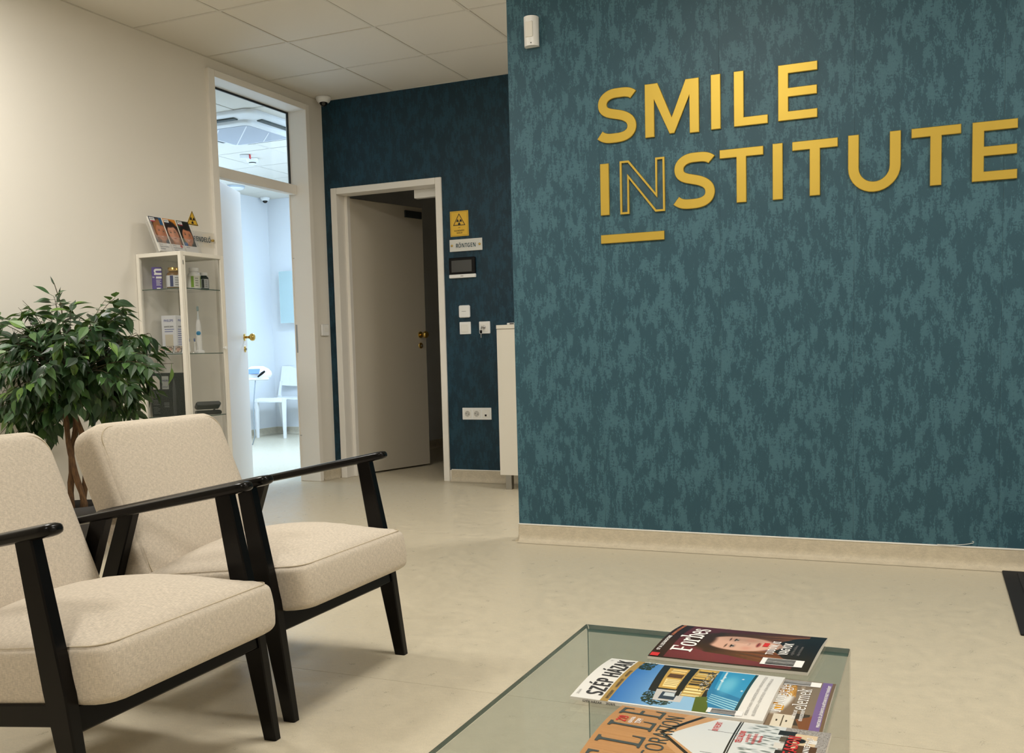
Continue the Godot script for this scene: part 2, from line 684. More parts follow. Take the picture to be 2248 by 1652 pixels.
func ceiling_lamp(at: Vector3, col: Color, energy: float) -> void:
	var t := struct_node("ceiling_lamp")
	t.position = at
	var fr := mb()
	for s in [-1.0, 1.0]:
		fr.box(Vector3(-0.285, -0.012, s * 0.277 - 0.008), Vector3(0.285, 0.0, s * 0.277 + 0.008), 0.002)
		fr.box(Vector3(s * 0.277 - 0.008, -0.012, -0.269), Vector3(s * 0.277 + 0.008, 0.0, 0.269), 0.002)
	obj("frame", fr, M.white, t)
	var em := mat(Color.WHITE, 0.6)
	em.emission_enabled = true
	em.emission = col
	em.emission_energy_multiplier = 2.5
	obj("diffuser", mb().box(Vector3(-0.269, -0.006, -0.269), Vector3(0.269, -0.002, 0.269)), em, t)
	lamp_light(Vector3(0, -0.02, 0), Basis(Vector3.RIGHT, -PI / 2), Vector2(0.53, 0.53), col, energy, t)


func surgery_lamp(at: Vector3, col: Color, energy: float) -> void:
	ceiling_lamp(at, col, energy)


func surgery_window(col: Color, energy: float) -> void:
	# a window in the far wall of the surgery, beyond the open leaf
	var t := struct_node("window_1")
	t.position = Vector3(-7.13, 0, -6.6)
	var fr := mb()
	for s in [-1.0, 1.0]:
		fr.box(Vector3(-0.12, 0.9, s * 1.2 - 0.03), Vector3(0.01, 2.3, s * 1.2 + 0.03), 0.004)
	fr.box(Vector3(-0.12, 0.9, -0.03), Vector3(0.01, 2.3, 0.03), 0.004)
	fr.box(Vector3(-0.12, 0.87, -1.23), Vector3(0.03, 0.93, 1.23), 0.004)
	fr.box(Vector3(-0.12, 2.27, -1.23), Vector3(0.01, 2.33, 1.23), 0.004)
	obj("window_frame", fr, M.white, t)
	obj("pane", mb().box(Vector3(-0.07, 0.93, -1.17), Vector3(-0.064, 2.27, 1.17)), pane(Color.WHITE, 0.03), t)
	lamp_light(Vector3(0.02, 1.6, 0), Basis(Vector3.UP, -PI / 2), Vector2(2.3, 1.3), col, energy, t)


# ------------------------------------------------------------------ shell
func skirting(called: String, p0: Vector3, p1: Vector3, out: Vector3) -> void:
	# coved vinyl turned up the wall, with a white cap strip
	var prof := [Vector2(0, 0.083), Vector2(0.004, 0.083), Vector2(0.005, 0.034), Vector2(0.008, 0.018), Vector2(0.015, 0.008), Vector2(0.026, 0.003), Vector2(0.045, 0.0012)]
	var b := mb()
	var ns := []
	for i in prof.size():
		var d: Vector2 = prof[mini(i + 1, prof.size() - 1)] - prof[maxi(i - 1, 1)]
		var nn := Vector2(-d.y, d.x)
		if nn.x < 0.0 or nn.y < 0.0:
			nn = nn.abs()
		ns.append((out * nn.x + Vector3.UP * nn.y).normalized())
	var at := func(p: Vector3, q: Vector2) -> Vector3: return Vector3(p.x, 0, p.z) + out * q.x + Vector3.UP * q.y
	b.quad(at.call(p0, prof[0]), at.call(p1, prof[0]), at.call(p1, prof[1]), at.call(p0, prof[1]), Vector3.UP)
	for i in range(1, prof.size() - 1):
		b.quad4(at.call(p0, prof[i]), at.call(p1, prof[i]), at.call(p1, prof[i + 1]), at.call(p0, prof[i + 1]), ns[i], ns[i], ns[i + 1], ns[i + 1])
	for e in [p0, p1]:
		var o: Vector3 = (e - (p1 if e == p0 else p0)).normalized()
		for i in prof.size() - 1:
			b.tri(at.call(e, Vector2.ZERO), at.call(e, prof[i]), at.call(e, prof[i + 1]), o, o, o)
	var s := struct(called, b, M.skirting)
	var lo := Vector3(minf(p0.x, p1.x), 0.081, minf(p0.z, p1.z))
	var hi := Vector3(maxf(p0.x, p1.x), 0.087, maxf(p0.z, p1.z))
	lo = lo.min(lo + out * 0.006)
	hi = hi.max(hi + out * 0.006)
	obj("cap_strip", mb().box(lo, hi, 0.0012), M.white, s)


func papered(called: String, b: MB, m: Material, lefts: Array, right: float, y1: float, z: float, paper: Material, hole := Rect2()) -> void:
	# wallpaper hung in strips on a wall that faces +z; each strip stands 1.5 mm proud
	var wall := struct(called, b, m)
	for i in lefts.size():
		var x0: float = lefts[i] + 0.00015
		var x1: float = (lefts[i + 1] if i + 1 < lefts.size() else right) - 0.00015
		var s := mb()
		if hole.size.x > 0.0 and x1 > hole.position.x and x0 < hole.end.x:
			var a := hole.position.x
			var e := hole.end.x
			if x0 < a:
				s.box(Vector3(x0, 0.08, z - 0.002), Vector3(a, y1, z + 0.0015))
			s.box(Vector3(maxf(x0, a), hole.end.y, z - 0.002), Vector3(minf(x1, e), y1, z + 0.0015))
			if x1 > e:
				s.box(Vector3(e, 0.08, z - 0.002), Vector3(x1, y1, z + 0.0015))
		else:
			s.box(Vector3(x0, 0.08, z - 0.002), Vector3(x1, y1, z + 0.0015), 0.0004)
		obj("wallpaper_strip", s, paper, wall)


func shell() -> void:
	# floor: a slab with vinyl sheets laid on it; the joints show as fine lines
	var fl := struct("floor", mb().box(Vector3(-7.4, -0.1, -9.7), Vector3(3.0, -0.004, 2.6)), mat(c8(120, 112, 98), 0.9))
	var zs := [2.5, -0.285, -2.275, -4.287, -6.28, -8.0, -9.6]
	for i in zs.size() - 1:
		obj("vinyl_sheet", mb().box(Vector3(-7.3, -0.006, zs[i + 1] + 0.0006), Vector3(2.9, 0.0, zs[i] - 0.0006), 0.0005), M.floor, fl)
	# teal partition on the right, with its papered face
	papered("wall_partition", mb().box(Vector3(-1.8, 0, ZR - 0.14), Vector3(2.6, CEIL, ZR)), M.wall, [-1.8, -1.372, -0.8395, -0.2994, 0.2376, 0.774, 1.31, 1.846, 2.382], 2.6, CEIL, ZR, M.wallpaper)
	obj("corner_bead", mb().box(Vector3(-1.8025, 0.087, ZR - 0.012), Vector3(-1.7995, CEIL, ZR + 0.002), 0.001), M.wallpaper, get_node("wall_partition"))
	obj("end_paper", mb().box(Vector3(-1.8018, 0.087, ZR - 0.14), Vector3(-1.7998, CEIL, ZR - 0.012)), M.wallpaper, get_node("wall_partition"))
	# back wall with the X-ray room door
	var bw := mb()
	bw.box(Vector3(XL - 0.3, 0, ZB - 0.12), Vector3(-3.99, CEIL, ZB))
	bw.box(Vector3(-3.14, 0, ZB - 0.12), Vector3(2.6, CEIL, ZB))
	bw.box(Vector3(-3.99, 2.085, ZB - 0.12), Vector3(-3.14, CEIL, ZB))
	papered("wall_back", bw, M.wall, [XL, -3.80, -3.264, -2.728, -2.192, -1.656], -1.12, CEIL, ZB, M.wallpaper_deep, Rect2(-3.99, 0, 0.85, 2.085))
	# left wall with the surgery door
	var lw := mb()
	lw.box(Vector3(XL - 0.14, 0, -4.86), Vector3(XL, CEIL, 2.5))
	lw.box(Vector3(XL - 0.14, 0, ZB), Vector3(XL, CEIL, -5.84))
	lw.box(Vector3(XL - 0.14, 2.64, -5.84), Vector3(XL, CEIL, -4.86))
	struct("wall_left", lw, M.wall)
	# the rest of the waiting area
	struct("wall_right", mb().box(Vector3(2.6, 0, -6.2), Vector3(2.75, CEIL, 2.6)), M.wall)
	struct("wall_rear", mb().box(Vector3(XL - 0.14, 0, 2.5), Vector3(2.75, CEIL, 2.65)), M.wall)
	# surgery
	var sw := mb()
	sw.box(Vector3(-7.28, 0, -9.41), Vector3(-7.13, CEIL, -7.8))
	sw.box(Vector3(-7.28, 0, -5.4), Vector3(-7.13, CEIL, -3.2))
	sw.box(Vector3(-7.28, 0, -7.8), Vector3(-7.13, 0.9, -5.4))
	sw.box(Vector3(-7.28, 2.3, -7.8), Vector3(-7.13, CEIL, -5.4))
	struct("wall_surgery_window", sw, M.exam_wall)
	struct("wall_surgery_end", mb().box(Vector3(-7.28, 0, -9.56), Vector3(-4.35, CEIL, -9.41)), M.exam_wall)
	struct("wall_surgery_front", mb().box(Vector3(-7.28, 0, -3.2), Vector3(XL - 0.14, CEIL, -3.06)), M.exam_wall)
	struct("wall_between", mb().box(Vector3(-4.41, 0, -9.41), Vector3(-4.35, CEIL, ZB - 0.12)), M.exam_wall)
	struct("wall_surgery_return", mb().box(Vector3(-4.41, 0, ZB - 0.12), Vector3(XL - 0.3, CEIL, ZB - 0.06)), M.exam_wall)
	# X-ray room
	struct("wall_xray_end", mb().box(Vector3(-4.35, 0, -9.2), Vector3(-1.9, CEIL, -9.06)), M.wall)
	struct("wall_xray_side", mb().box(Vector3(-2.04, 0, -9.06), Vector3(-1.9, CEIL, ZB - 0.12)), M.wall)
	# skirtings
	skirting("baseboard_partition", Vector3(-1.8, 0, ZR + 0.0015), Vector3(2.6, 0, ZR + 0.0015), Vector3.BACK)
	skirting("baseboard_partition_end", Vector3(-1.8018, 0, ZR + 0.002), Vector3(-1.8018, 0, ZR - 0.14), Vector3.LEFT)
	skirting("baseboard_back", Vector3(-3.105, 0, ZB + 0.0015), Vector3(-1.2, 0, ZB + 0.0015), Vector3.BACK)
	skirting("baseboard_back_left", Vector3(XL, 0, ZB + 0.0015), Vector3(-4.022, 0, ZB + 0.0015), Vector3.BACK)
	skirting("baseboard_left", Vector3(XL, 0, 2.5), Vector3(XL, 0, -4.82), Vector3.RIGHT)
	skirting("baseboard_left_far", Vector3(XL, 0, -5.885), Vector3(XL, 0, ZB), Vector3.RIGHT)
	skirting("baseboard_surgery_window", Vector3(-7.13, 0, -3.2), Vector3(-7.13, 0, -9.41), Vector3.RIGHT)
	skirting("baseboard_surgery_end", Vector3(-7.13, 0, -9.41), Vector3(-4.41, 0, -9.41), Vector3.BACK)
	skirting("baseboard_xray", Vector3(-4.35, 0, -6.2), Vector3(-4.35, 0, -9.06), Vector3.RIGHT)
	# ceiling: slab, bars and lay-in panels
	var ce := struct("ceiling", mb().box(Vector3(-7.4, CEIL + 0.02, -9.7), Vector3(3.0, CEIL + 0.14, 2.7)), M.ceiling)
	ceiling_grid(ce, XL, 2.6, ZB, 2.5, -3.480, 0.584, -4.851, 0.594, [Vector2(-3.30, -2.47), Vector2(-0.97, -2.47), Vector2(1.37, -2.47), Vector2(-0.97, 0.5)])
	ceiling_grid(ce, -7.13, XL - 0.14, -9.41, -3.2, -5.968, 0.6, -7.168, 0.6, [Vector2(-5.9, -5.2)])
	obj("plaster", mb().box(Vector3(-4.35, CEIL, -9.06), Vector3(-2.04, CEIL + 0.02, ZB - 0.12)), M.ceiling, ce)


func ceiling_grid(ce: Node3D, x0: float, x1: float, z0: float, z1: float, gx: float, dx: float, gz: float, dz: float, lamps: Array) -> void:
	var xs := [x0]
	var k: float = gx + ceilf((x0 + 0.03 - gx) / dx) * dx
	while k < x1 - 0.03:
		xs.append(k)
		k += dx
	xs.append(x1)
	var zs := [z0]
	k = gz + ceilf((z0 + 0.03 - gz) / dz) * dz
	while k < z1 - 0.03:
		zs.append(k)
		k += dz
	zs.append(z1)
	var hw := 0.0075
	for i in xs.size():
		obj("grid_bar", mb().box(Vector3(xs[i] - hw, CEIL, z0), Vector3(xs[i] + hw, CEIL + 0.02, z1), 0.001), M.tbar, ce)
	for j in zs.size():
		obj("grid_bar", mb().box(Vector3(x0, CEIL + 0.0004, zs[j] - hw), Vector3(x1, CEIL + 0.02, zs[j] + hw), 0.001), M.tbar, ce)
	for i in xs.size() - 1:
		for j in zs.size() - 1:
			var a := Vector3(xs[i] + hw + 0.0015, CEIL + rng.randf_range(0.0005, 0.0035), zs[j] + hw + 0.0015)
			var b := Vector3(xs[i + 1] - hw - 0.0015, CEIL + 0.018, zs[j + 1] - hw - 0.0015)
			obj("ceiling_panel", mb().box(a, b, 0.002), M.ceiling, ce)


# ------------------------------------------------------------------ doors
func knob(parent: Node3D, at: Vector3, out: Vector3) -> void:
	var bs := Basis(Quaternion(Vector3.UP, out))
	obj("rosette", mb().lathe([Vector2(0, 0.009), Vector2(0.016, 0.009), Vector2(0.025, 0.006), Vector2(0.027, 0)], at, 20, bs), M.brass, parent)
	obj("knob", mb().lathe([Vector2(0.009, 0.0), Vector2(0.009, 0.03), Vector2(0.014, 0.036), Vector2(0.025, 0.046), Vector2(0.028, 0.058), Vector2(0.024, 0.070), Vector2(0.013, 0.077), Vector2(0.0, 0.078)].map(func(q): return q), at, 20, bs), M.brass, parent)
	obj("lock_plate", mb().lathe([Vector2(0, 0.008), Vector2(0.012, 0.008), Vector2(0.022, 0.005), Vector2(0.024, 0)], at + Vector3(0, -0.085, 0), 20, bs), M.brass, parent)
	obj("cylinder", mb().lathe([Vector2(0, 0.014), Vector2(0.008, 0.014), Vector2(0.009, 0.0)], at + Vector3(0, -0.085, 0), 12, bs), M.steel, parent)


func doors() -> void:
	# door 1: the surgery, with a fixed light over a transom
	var d1 := struct_node("door_1")
	var x := XL
	var zo := -4.829   # outer near edge
	var zi := -4.888   # opening
	var zj := -5.826
	var zk := -5.868
	obj("casing", mb().box(Vector3(x - 0.14, 0, zi), Vector3(x + 0.022, 2.663, zo), 0.003), M.frame, d1)
	obj("casing", mb().box(Vector3(x - 0.14, 0, zk), Vector3(x + 0.022, 2.663, zj), 0.003), M.frame, d1)
	obj("head_casing", mb().box(Vector3(x - 0.14, 2.62, zj), Vector3(x + 0.022, 2.663, zi), 0.003), M.frame, d1)
	obj("jamb_stop", mb().box(Vector3(x - 0.146, 0, zj - 0.03), Vector3(x - 0.138, 2.62, zj + 0.008), 0.002), M.frame, d1)
	obj("transom_bar", mb().box(Vector3(x - 0.135, 2.045, zj + 0.001), Vector3(x - 0.079, 2.111, zi - 0.001), 0.003), M.frame, d1)
	var gk := mb()
	gk.box(Vector3(x - 0.137, 2.608, zj), Vector3(x - 0.127, 2.62, zi))
	gk.box(Vector3(x - 0.137, 2.111, zj), Vector3(x - 0.127, 2.608, zj + 0.012))
	gk.box(Vector3(x - 0.137, 2.111, zi - 0.012), Vector3(x - 0.127, 2.608, zi))
	obj("gasket", gk, M.gasket, d1)
	obj("glass_pane", mb().box(Vector3(x - 0.135, 2.112, zj + 0.004), Vector3(x - 0.129, 2.616, zi - 0.004)), M.glass, d1)
	for yy in [[0.93, 1.13], [1.60, 1.604], [0.33, 0.336]]:
		obj("strike_plate", mb().box(Vector3(x - 0.139, yy[0], zj), Vector3(x - 0.125, yy[1], zj + 0.002), 0.001), M.steel, d1)
	# its leaf stands open into the surgery
	var hinge := Vector3(x - 0.153, 0, -4.90)
	var edge := Vector3(-4.575, 0, -5.735)
	var dir := (edge - hinge).normalized()
	var nrm := Vector3.UP.cross(dir).normalized()
	if nrm.dot(Vector3(1, 0, 0)) < 0.0:
		nrm = -nrm
	var w := (edge - hinge).length()
	var lf := obj("leaf", mb(Transform3D(Basis(dir, Vector3.UP, dir.cross(Vector3.UP)), hinge)).box(Vector3(0, 0.008, -0.04), Vector3(w, 2.085, 0.0), 0.003) if nrm.dot(dir.cross(Vector3.UP)) > 0 else mb(Transform3D(Basis(dir, Vector3.UP, dir.cross(Vector3.UP)), hinge)).box(Vector3(0, 0.008, 0.0), Vector3(w, 2.085, 0.04), 0.003), M.leaf_door, d1)
	knob(lf, hinge + dir * (w - 0.065) + Vector3(0, 1.05, 0), nrm)

	# door 2: the X-ray room
	var d2 := struct_node("door_2")
	obj("casing", mb().box(Vector3(-4.016, 0, ZB - 0.12), Vector3(-3.967, 2.106, ZB + 0.014), 0.003), M.frame, d2)
	obj("casing", mb().box(Vector3(-3.163, 0, ZB - 0.12), Vector3(-3.117, 2.106, ZB + 0.014), 0.003), M.frame, d2)
	obj("head_casing", mb().box(Vector3(-3.967, 2.06, ZB - 0.12), Vector3(-3.163, 2.106, ZB + 0.014), 0.003), M.frame, d2)
	obj("jamb_stop", mb().box(Vector3(-3.97, 0, ZB - 0.135), Vector3(-3.945, 2.06, ZB - 0.09), 0.003), M.frame, d2)
	var h2 := Vector3(-3.945, 0, ZB - 0.125)
	var e2 := Vector3(-3.735, 0, -6.905)
	var dr := (e2 - h2).normalized()
	var sd := dr.cross(Vector3.UP)
	var w2 := (e2 - h2).length()
	var b2 := mb(Transform3D(Basis(dr, Vector3.UP, sd), h2))
	var face := 1.0 if sd.x > 0.0 else -1.0
	b2.box(Vector3(0, 0.012, minf(0.0, -0.04 * face)), Vector3(w2, 2.05, maxf(0.0, -0.04 * face)), 0.003)
	var l2 := obj("leaf", b2, M.xray_door, d2)
	var n2 := sd * face
	knob(l2, h2 + dr * (w2 - 0.065) + Vector3(0, 1.05, 0), n2)
	obj("armature_plate", mb(Transform3D(Basis(dr, Vector3.UP, sd), h2 + Vector3(0, 0, 0))).box(Vector3(w2 - 0.20, 1.96, 0.0 if face > 0 else -0.014), Vector3(w2 - 0.02, 2.015, 0.014 if face > 0 else 0.0), 0.002), mat(c8(66, 72, 74), 0.4, 0.5), l2)
	obj("magnet_lock", mb().box(Vector3(-3.40, 2.0, ZB - 0.16), Vector3(-3.165, 2.06, ZB - 0.115), 0.003), M.white, d2)


# ------------------------------------------------------------------ things on the walls
func trefoil(b: MB, c: Vector2, r: float, place: Callable, wide := 0.55) -> void:
	var put := func(pts: Array) -> void:
		var pp := PackedVector2Array(pts)
		var ix := Geometry2D.triangulate_polygon(pp)
		for i in range(0, ix.size(), 3):
			var q0: Vector3 = place.call(pp[ix[i]])
			var q1: Vector3 = place.call(pp[ix[i + 1]])
			var q2: Vector3 = place.call(pp[ix[i + 2]])
			var nn: Vector3 = (place.call(c + Vector2(0.001, 0)) - place.call(c)).cross(place.call(c + Vector2(0, 0.001)) - place.call(c)).normalized()
			b.tri(q0, q1, q2, nn, nn, nn)
	for k in 3:
		var a := PI / 6 + TAU * k / 3.0 + PI / 3 * 0.0 + PI
		a = -PI / 2 + TAU * k / 3.0
		var pts := []
		for j in 7:
			var t := a - wide + 2.0 * wide * j / 6.0
			pts.append(c + Vector2(cos(t), sin(t)) * r)
		for j in 7:
			var t := a + wide - 2.0 * wide * j / 6.0
			pts.append(c + Vector2(cos(t), sin(t)) * r * 0.28)
		put.call(pts)
	var dot := []
	for j in 12:
		dot.append(c + Vector2(cos(TAU * j / 12), sin(TAU * j / 12)) * r * 0.17)
	put.call(dot)


func tri_frame(b: MB, c: Vector2, half: float, h: float, t: float, place: Callable) -> void:
	var o := [c + Vector2(-half, 0), c + Vector2(half, 0), c + Vector2(0, h)]
	var m: Vector2 = (o[0] + o[1] + o[2]) / 3.0
	var nn: Vector3 = (place.call(c + Vector2(0.001, 0)) - place.call(c)).cross(place.call(c + Vector2(0, 0.001)) - place.call(c)).normalized()
	for i in 3:
		var a: Vector2 = o[i]
		var d: Vector2 = o[(i + 1) % 3]
		var a2 := m + (a - m) * (1.0 - t)
		var d2 := m + (d - m) * (1.0 - t)
		b.quad(place.call(a), place.call(d), place.call(d2), place.call(a2), nn)


func wall_things() -> void:
	var z := ZB + 0.0015
	var pl := func(o: Vector3) -> Callable: return plane(o, Vector3.RIGHT, Vector3.UP)
	# yellow warning panel
	var t := thing("warning_sign", "yellow upright radiation warning panel on teal wall, above the RÖNTGEN plate", "sign", Vector3(-2.9885, 1.695, z))
	obj("panel", mb().box(Vector3(-0.0695, 0, 0), Vector3(0.0695, 0.171, 0.004), 0.001), M.yellow, t)
	var b := mb()
	var pp: Callable = pl.call(Vector3(0, 0, 0.0046))
	tri_frame(b, Vector2(0, 0.073), 0.047, 0.082, 0.17, pp)
	trefoil(b, Vector2(0, 0.098), 0.021, pp)
	for q in [[-0.063, 0.006, 0.063, 0.0072], [-0.063, 0.1638, 0.063, 0.165], [-0.063, 0.006, -0.0618, 0.165], [0.0618, 0.006, 0.063, 0.165], [-0.008, 0.058, 0.008, 0.0605]]:
		b.quad(Vector3(q[0], q[1], 0.0045), Vector3(q[2], q[1], 0.0045), Vector3(q[2], q[3], 0.0045), Vector3(q[0], q[3], 0.0045), Vector3.BACK)
	lay(b, "ELLENŐRZÖTT", Vector2(-0.038, 0.033), 0.013, 0.076, pp)
	lay(b, "TERÜLET", Vector2(-0.023, 0.018), 0.0115, 0.046, pp)
	obj("print", b, M.ink, t)
	# RÖNTGEN plate
	t = thing("door_plate", "white acrylic plate reading RÖNTGEN with brass studs, on teal wall", "sign", Vector3(-2.940, 1.592, z))
	obj("plate", mb().box(Vector3(-0.124, 0, 0.006), Vector3(0.124, 0.082, 0.011), 0.001), mat(c8(214, 214, 208), 0.25), t)
	b = mb()
	lay(b, "RÖNTGEN", Vector2(-0.074, 0.025), 0.036, 0.148, pl.call(Vector3(0, 0, 0.0116)))
	obj("lettering", b, M.ink_teal, t)
	for s in [-1.0, 1.0]:
		obj("stud", mb().lathe([Vector2(0, 0.018), Vector2(0.006, 0.018), Vector2(0.0075, 0.016), Vector2(0.0075, 0)], Vector3(s * 0.105, 0.041, 0), 14, Basis(Vector3.RIGHT, PI / 2)), M.brass, t)
	# intercom
	t = thing("video_intercom", "black wall video intercom with grey screen and white lower edge", "intercom", Vector3(-2.9705, 1.411, z))
	obj("housing", mb().box(Vector3(-0.1, 0.026, 0), Vector3(0.1, 0.139, 0.022), 0.005), M.black, t)
	obj("screen", mb().box(Vector3(-0.078, 0.040, 0.02), Vector3(0.076, 0.120, 0.0226), 0.0005), mat(c8(66, 68, 68), 0.12), t)
	obj("button_strip", mb().box(Vector3(-0.1, 0, 0), Vector3(0.1, 0.0255, 0.022), 0.004), M.plastic, t)
	obj("maker_mark", mb().box(Vector3(-0.012, 0.011, 0.0218), Vector3(0.010, 0.015, 0.0222)), M.ink_grey, t)
	# thermostat, switch, key switch
	t = thing("thermostat", "small white wall control box with rounded corners above the light switch", "thermostat", Vector3(-2.964, 1.139, z))
	obj("cover", mb().box(Vector3(-0.0425, 0, 0), Vector3(0.0425, 0.086, 0.022), 0.008), M.plastic, t)
	obj("mark", mb().box(Vector3(-0.016, 0.042, 0.0218), Vector3(0.016, 0.0445, 0.0224)), M.ink_grey, t)
	t = thing("light_switch", "white square rocker switch below the small control box on teal wall", "switch", Vector3(-2.9645, 1.026, z))
	obj("surround", mb().box(Vector3(-0.0425, 0, 0), Vector3(0.0425, 0.085, 0.010), 0.003), M.plastic, t)
	obj("rocker", mb().box(Vector3(-0.0275, 0.015, 0.008), Vector3(0.0275, 0.070, 0.0135), 0.002), M.white, t)
	t = thing("key_switch", "white square key switch with keys hanging from it, right of light switch", "switch", Vector3(-2.817, 1.026, z))
	obj("surround", mb().box(Vector3(-0.041, 0, 0), Vector3(0.041, 0.083, 0.010), 0.003), M.plastic, t)
	obj("insert", mb().box(Vector3(-0.0275, 0.014, 0.008), Vector3(0.0275, 0.069, 0.0125), 0.002), M.white, t)
	obj("lock", mb().lathe([Vector2(0, 0.022), Vector2(0.012, 0.022), Vector2(0.013, 0.020), Vector2(0.015, 0.008)], Vector3(-0.002, 0.042, 0), 18, Basis(Vector3.RIGHT, PI / 2)), M.chrome, t)
	t = thing("key_bunch", "bunch of metal keys with a black head hanging in the key switch", "keys", Vector3(-2.821, 1.068, z + 0.022))
	obj("key", mb().box(Vector3(-0.001, -0.004, -0.004), Vector3(0.001, 0.004, 0.018), 0.0005).lathe([Vector2(0, 0.0012), Vector2(0.010, 0.0012), Vector2(0.011, 0), Vector2(0.010, -0.0012), Vector2(0, -0.0012)], Vector3(0, 0, 0.022), 14, Basis(Vector3.BACK, PI / 2)), M.chrome, t)
	var ring := []
	for k in 17:
		ring.append(Vector3(-0.004 + 0.002 * sin(TAU * k / 16.0), -0.012 + 0.012 * cos(TAU * k / 16.0), 0.026 + 0.010 * sin(TAU * k / 16.0)))
	obj("ring", mb().tube(ring, [0.0011], 6), M.chrome, t)
	obj("key_head", mb().box(Vector3(-0.018, -0.040, 0.016), Vector3(0.0, -0.018, 0.021), 0.003), M.black, t)
	obj("hanging_key", mb().box(Vector3(-0.011, -0.070, 0.0175), Vector3(-0.006, -0.038, 0.0195), 0.0006), M.chrome, t)
	# triple socket
	t = thing("wall_socket", "white triple wall socket low on teal wall, two outlets and a data port", "socket", Vector3(-2.8935, 0.436, z))
	obj("surround", mb().box(Vector3(-0.111, 0, 0), Vector3(0.111, 0.083, 0.010), 0.003), M.plastic, t)
	for k in 3:
		var cx := -0.07 + 0.07 * k
		var ins := obj("insert", mb().box(Vector3(cx - 0.0275, 0.014, 0.008), Vector3(cx + 0.0275, 0.069, 0.0125), 0.002), M.white, t)
		if k < 2:
			obj("well", mb().lathe([Vector2(0.0, 0.0128), Vector2(0.0165, 0.0128), Vector2(0.0195, 0.0136), Vector2(0.0205, 0.0124)], Vector3(cx, 0.0415, 0), 20, Basis(Vector3.RIGHT, PI / 2)), mat(c8(196, 194, 188), 0.4), ins)
			for s in [-1.0, 1.0]:
				obj("pin_hole", mb().lathe([Vector2(0, 0.0134), Vector2(0.0028, 0.0134), Vector2(0.0028, 0.012)], Vector3(cx + s * 0.0095, 0.0415 - s * 0.003, 0), 10, Basis(Vector3.RIGHT, PI / 2)), M.black, ins)
			for s in [-1.0, 1.0]:
				obj("earth_clip", mb().box(Vector3(cx - 0.002, 0.0415 + s * 0.016 - 0.003, 0.0125), Vector3(cx + 0.002, 0.0415 + s * 0.016 + 0.003, 0.0142)), M.steel, ins)
		else:
			obj("port", mb().box(Vector3(cx - 0.008, 0.024, 0.012), Vector3(cx + 0.006, 0.037, 0.0130)), M.black, ins)
	# left wall, beyond the surgery door
	t = thing("wall_sensor", "white upright wall control with tiny light, between surgery door frame and teal corner", "control", Vector3(XL, 1.046, -5.97), PI / 2)
	obj("cover", mb().box(Vector3(-0.044, 0, 0), Vector3(0.044, 0.084, 0.020), 0.006), M.plastic, t)
	obj("key_pad", mb().box(Vector3(-0.02, 0.03, 0.019), Vector3(0.03, 0.062, 0.0215), 0.003), M.white, t)
	# left wall, this side of the surgery door
	t = thing("warning_sticker", "yellow triangular radiation sticker on cream wall above the RENDELŐ plate", "sticker", Vector3(XL, 1.700, -4.648), PI / 2)
	obj("sticker", mb().slab(PackedVector2Array([Vector2(-0.05, 0), Vector2(0.05, 0), Vector2(0, 0.085)]), 0.0, 0.0012), M.yellow, t)
	b = mb()
	pp = pl.call(Vector3(0, 0, 0.0018))
	tri_frame(b, Vector2(0, 0.0015), 0.0475, 0.0815, 0.13, pp)
	trefoil(b, Vector2(0, 0.029), 0.0215, pp)
	obj("print", b, M.ink, t)
	t = thing("surgery_plate", "clear acrylic plate reading RENDELŐ on cream wall beside surgery door frame", "sign", Vector3(XL, 1.578, -4.715), PI / 2)
	obj("plate", mb().box(Vector3(-0.124, 0, 0.006), Vector3(0.124, 0.09, 0.011), 0.001), M.acrylic, t)
	b = mb()
	lay(b, "RENDELŐ", Vector2(-0.074, 0.030), 0.036, 0.148, pl.call(Vector3(0, 0, 0.0116)))
	obj("lettering", b, M.ink_teal, t)
	for s in [-1.0, 1.0]:
		obj("stud", mb().lathe([Vector2(0, 0.018), Vector2(0.006, 0.018), Vector2(0.0075, 0.016), Vector2(0.0075, 0)], Vector3(s * 0.095, 0.045, 0), 14, Basis(Vector3.RIGHT, PI / 2)), M.brass, t)
	# motion sensor high on the partition
	t = thing("motion_sensor", "white curved motion detector mounted high on the teal partition", "detector", Vector3(-1.677, 2.263, ZR + 0.0015))
	var rg := []
	for k in 2:
		var row := []
		var hw := 0.034
		for j in 13:
			var a := PI * j / 12.0
			row.append(Vector3(-cos(a) * hw, 0.004 if k == 0 else 0.132, 0.012 + sin(a) * (0.030 if k == 0 else 0.036)))
		row.append(Vector3(hw, row[0].y, 0.0))
		row.append(Vector3(-hw, row[0].y, 0.0))
		rg.append(row)
	obj("housing", mb().loft(rg), M.plastic, t)
	obj("lens_window", mb().box(Vector3(-0.019, 0.04, 0.040), Vector3(0.019, 0.108, 0.0475), 0.004), mat(c8(232, 230, 222), 0.6), t)
	obj("indicator", mb().box(Vector3(0.006, 0.012, 0.040), Vector3(0.010, 0.016, 0.043)), M.black, t)
	# a curl of loose strip on the skirting
	var cur := []
	for k in 9:
		var q := k / 8.0
		cur.append(Vector3(0.02 + 0.13 * q, 0.089 + 0.012 * q * q * q + 0.0, ZR + 0.009 + 0.003 * sin(q * 4.0)))
	cur.append(Vector3(0.152, 0.107, ZR + 0.012))
	cur.append(Vector3(0.146, 0.108, ZR + 0.010))
	tag(obj("loose_strip", mb().tube(cur, [0.0012], 6), M.white), "thin white strip of sealant curling off the skirting top", "strip")


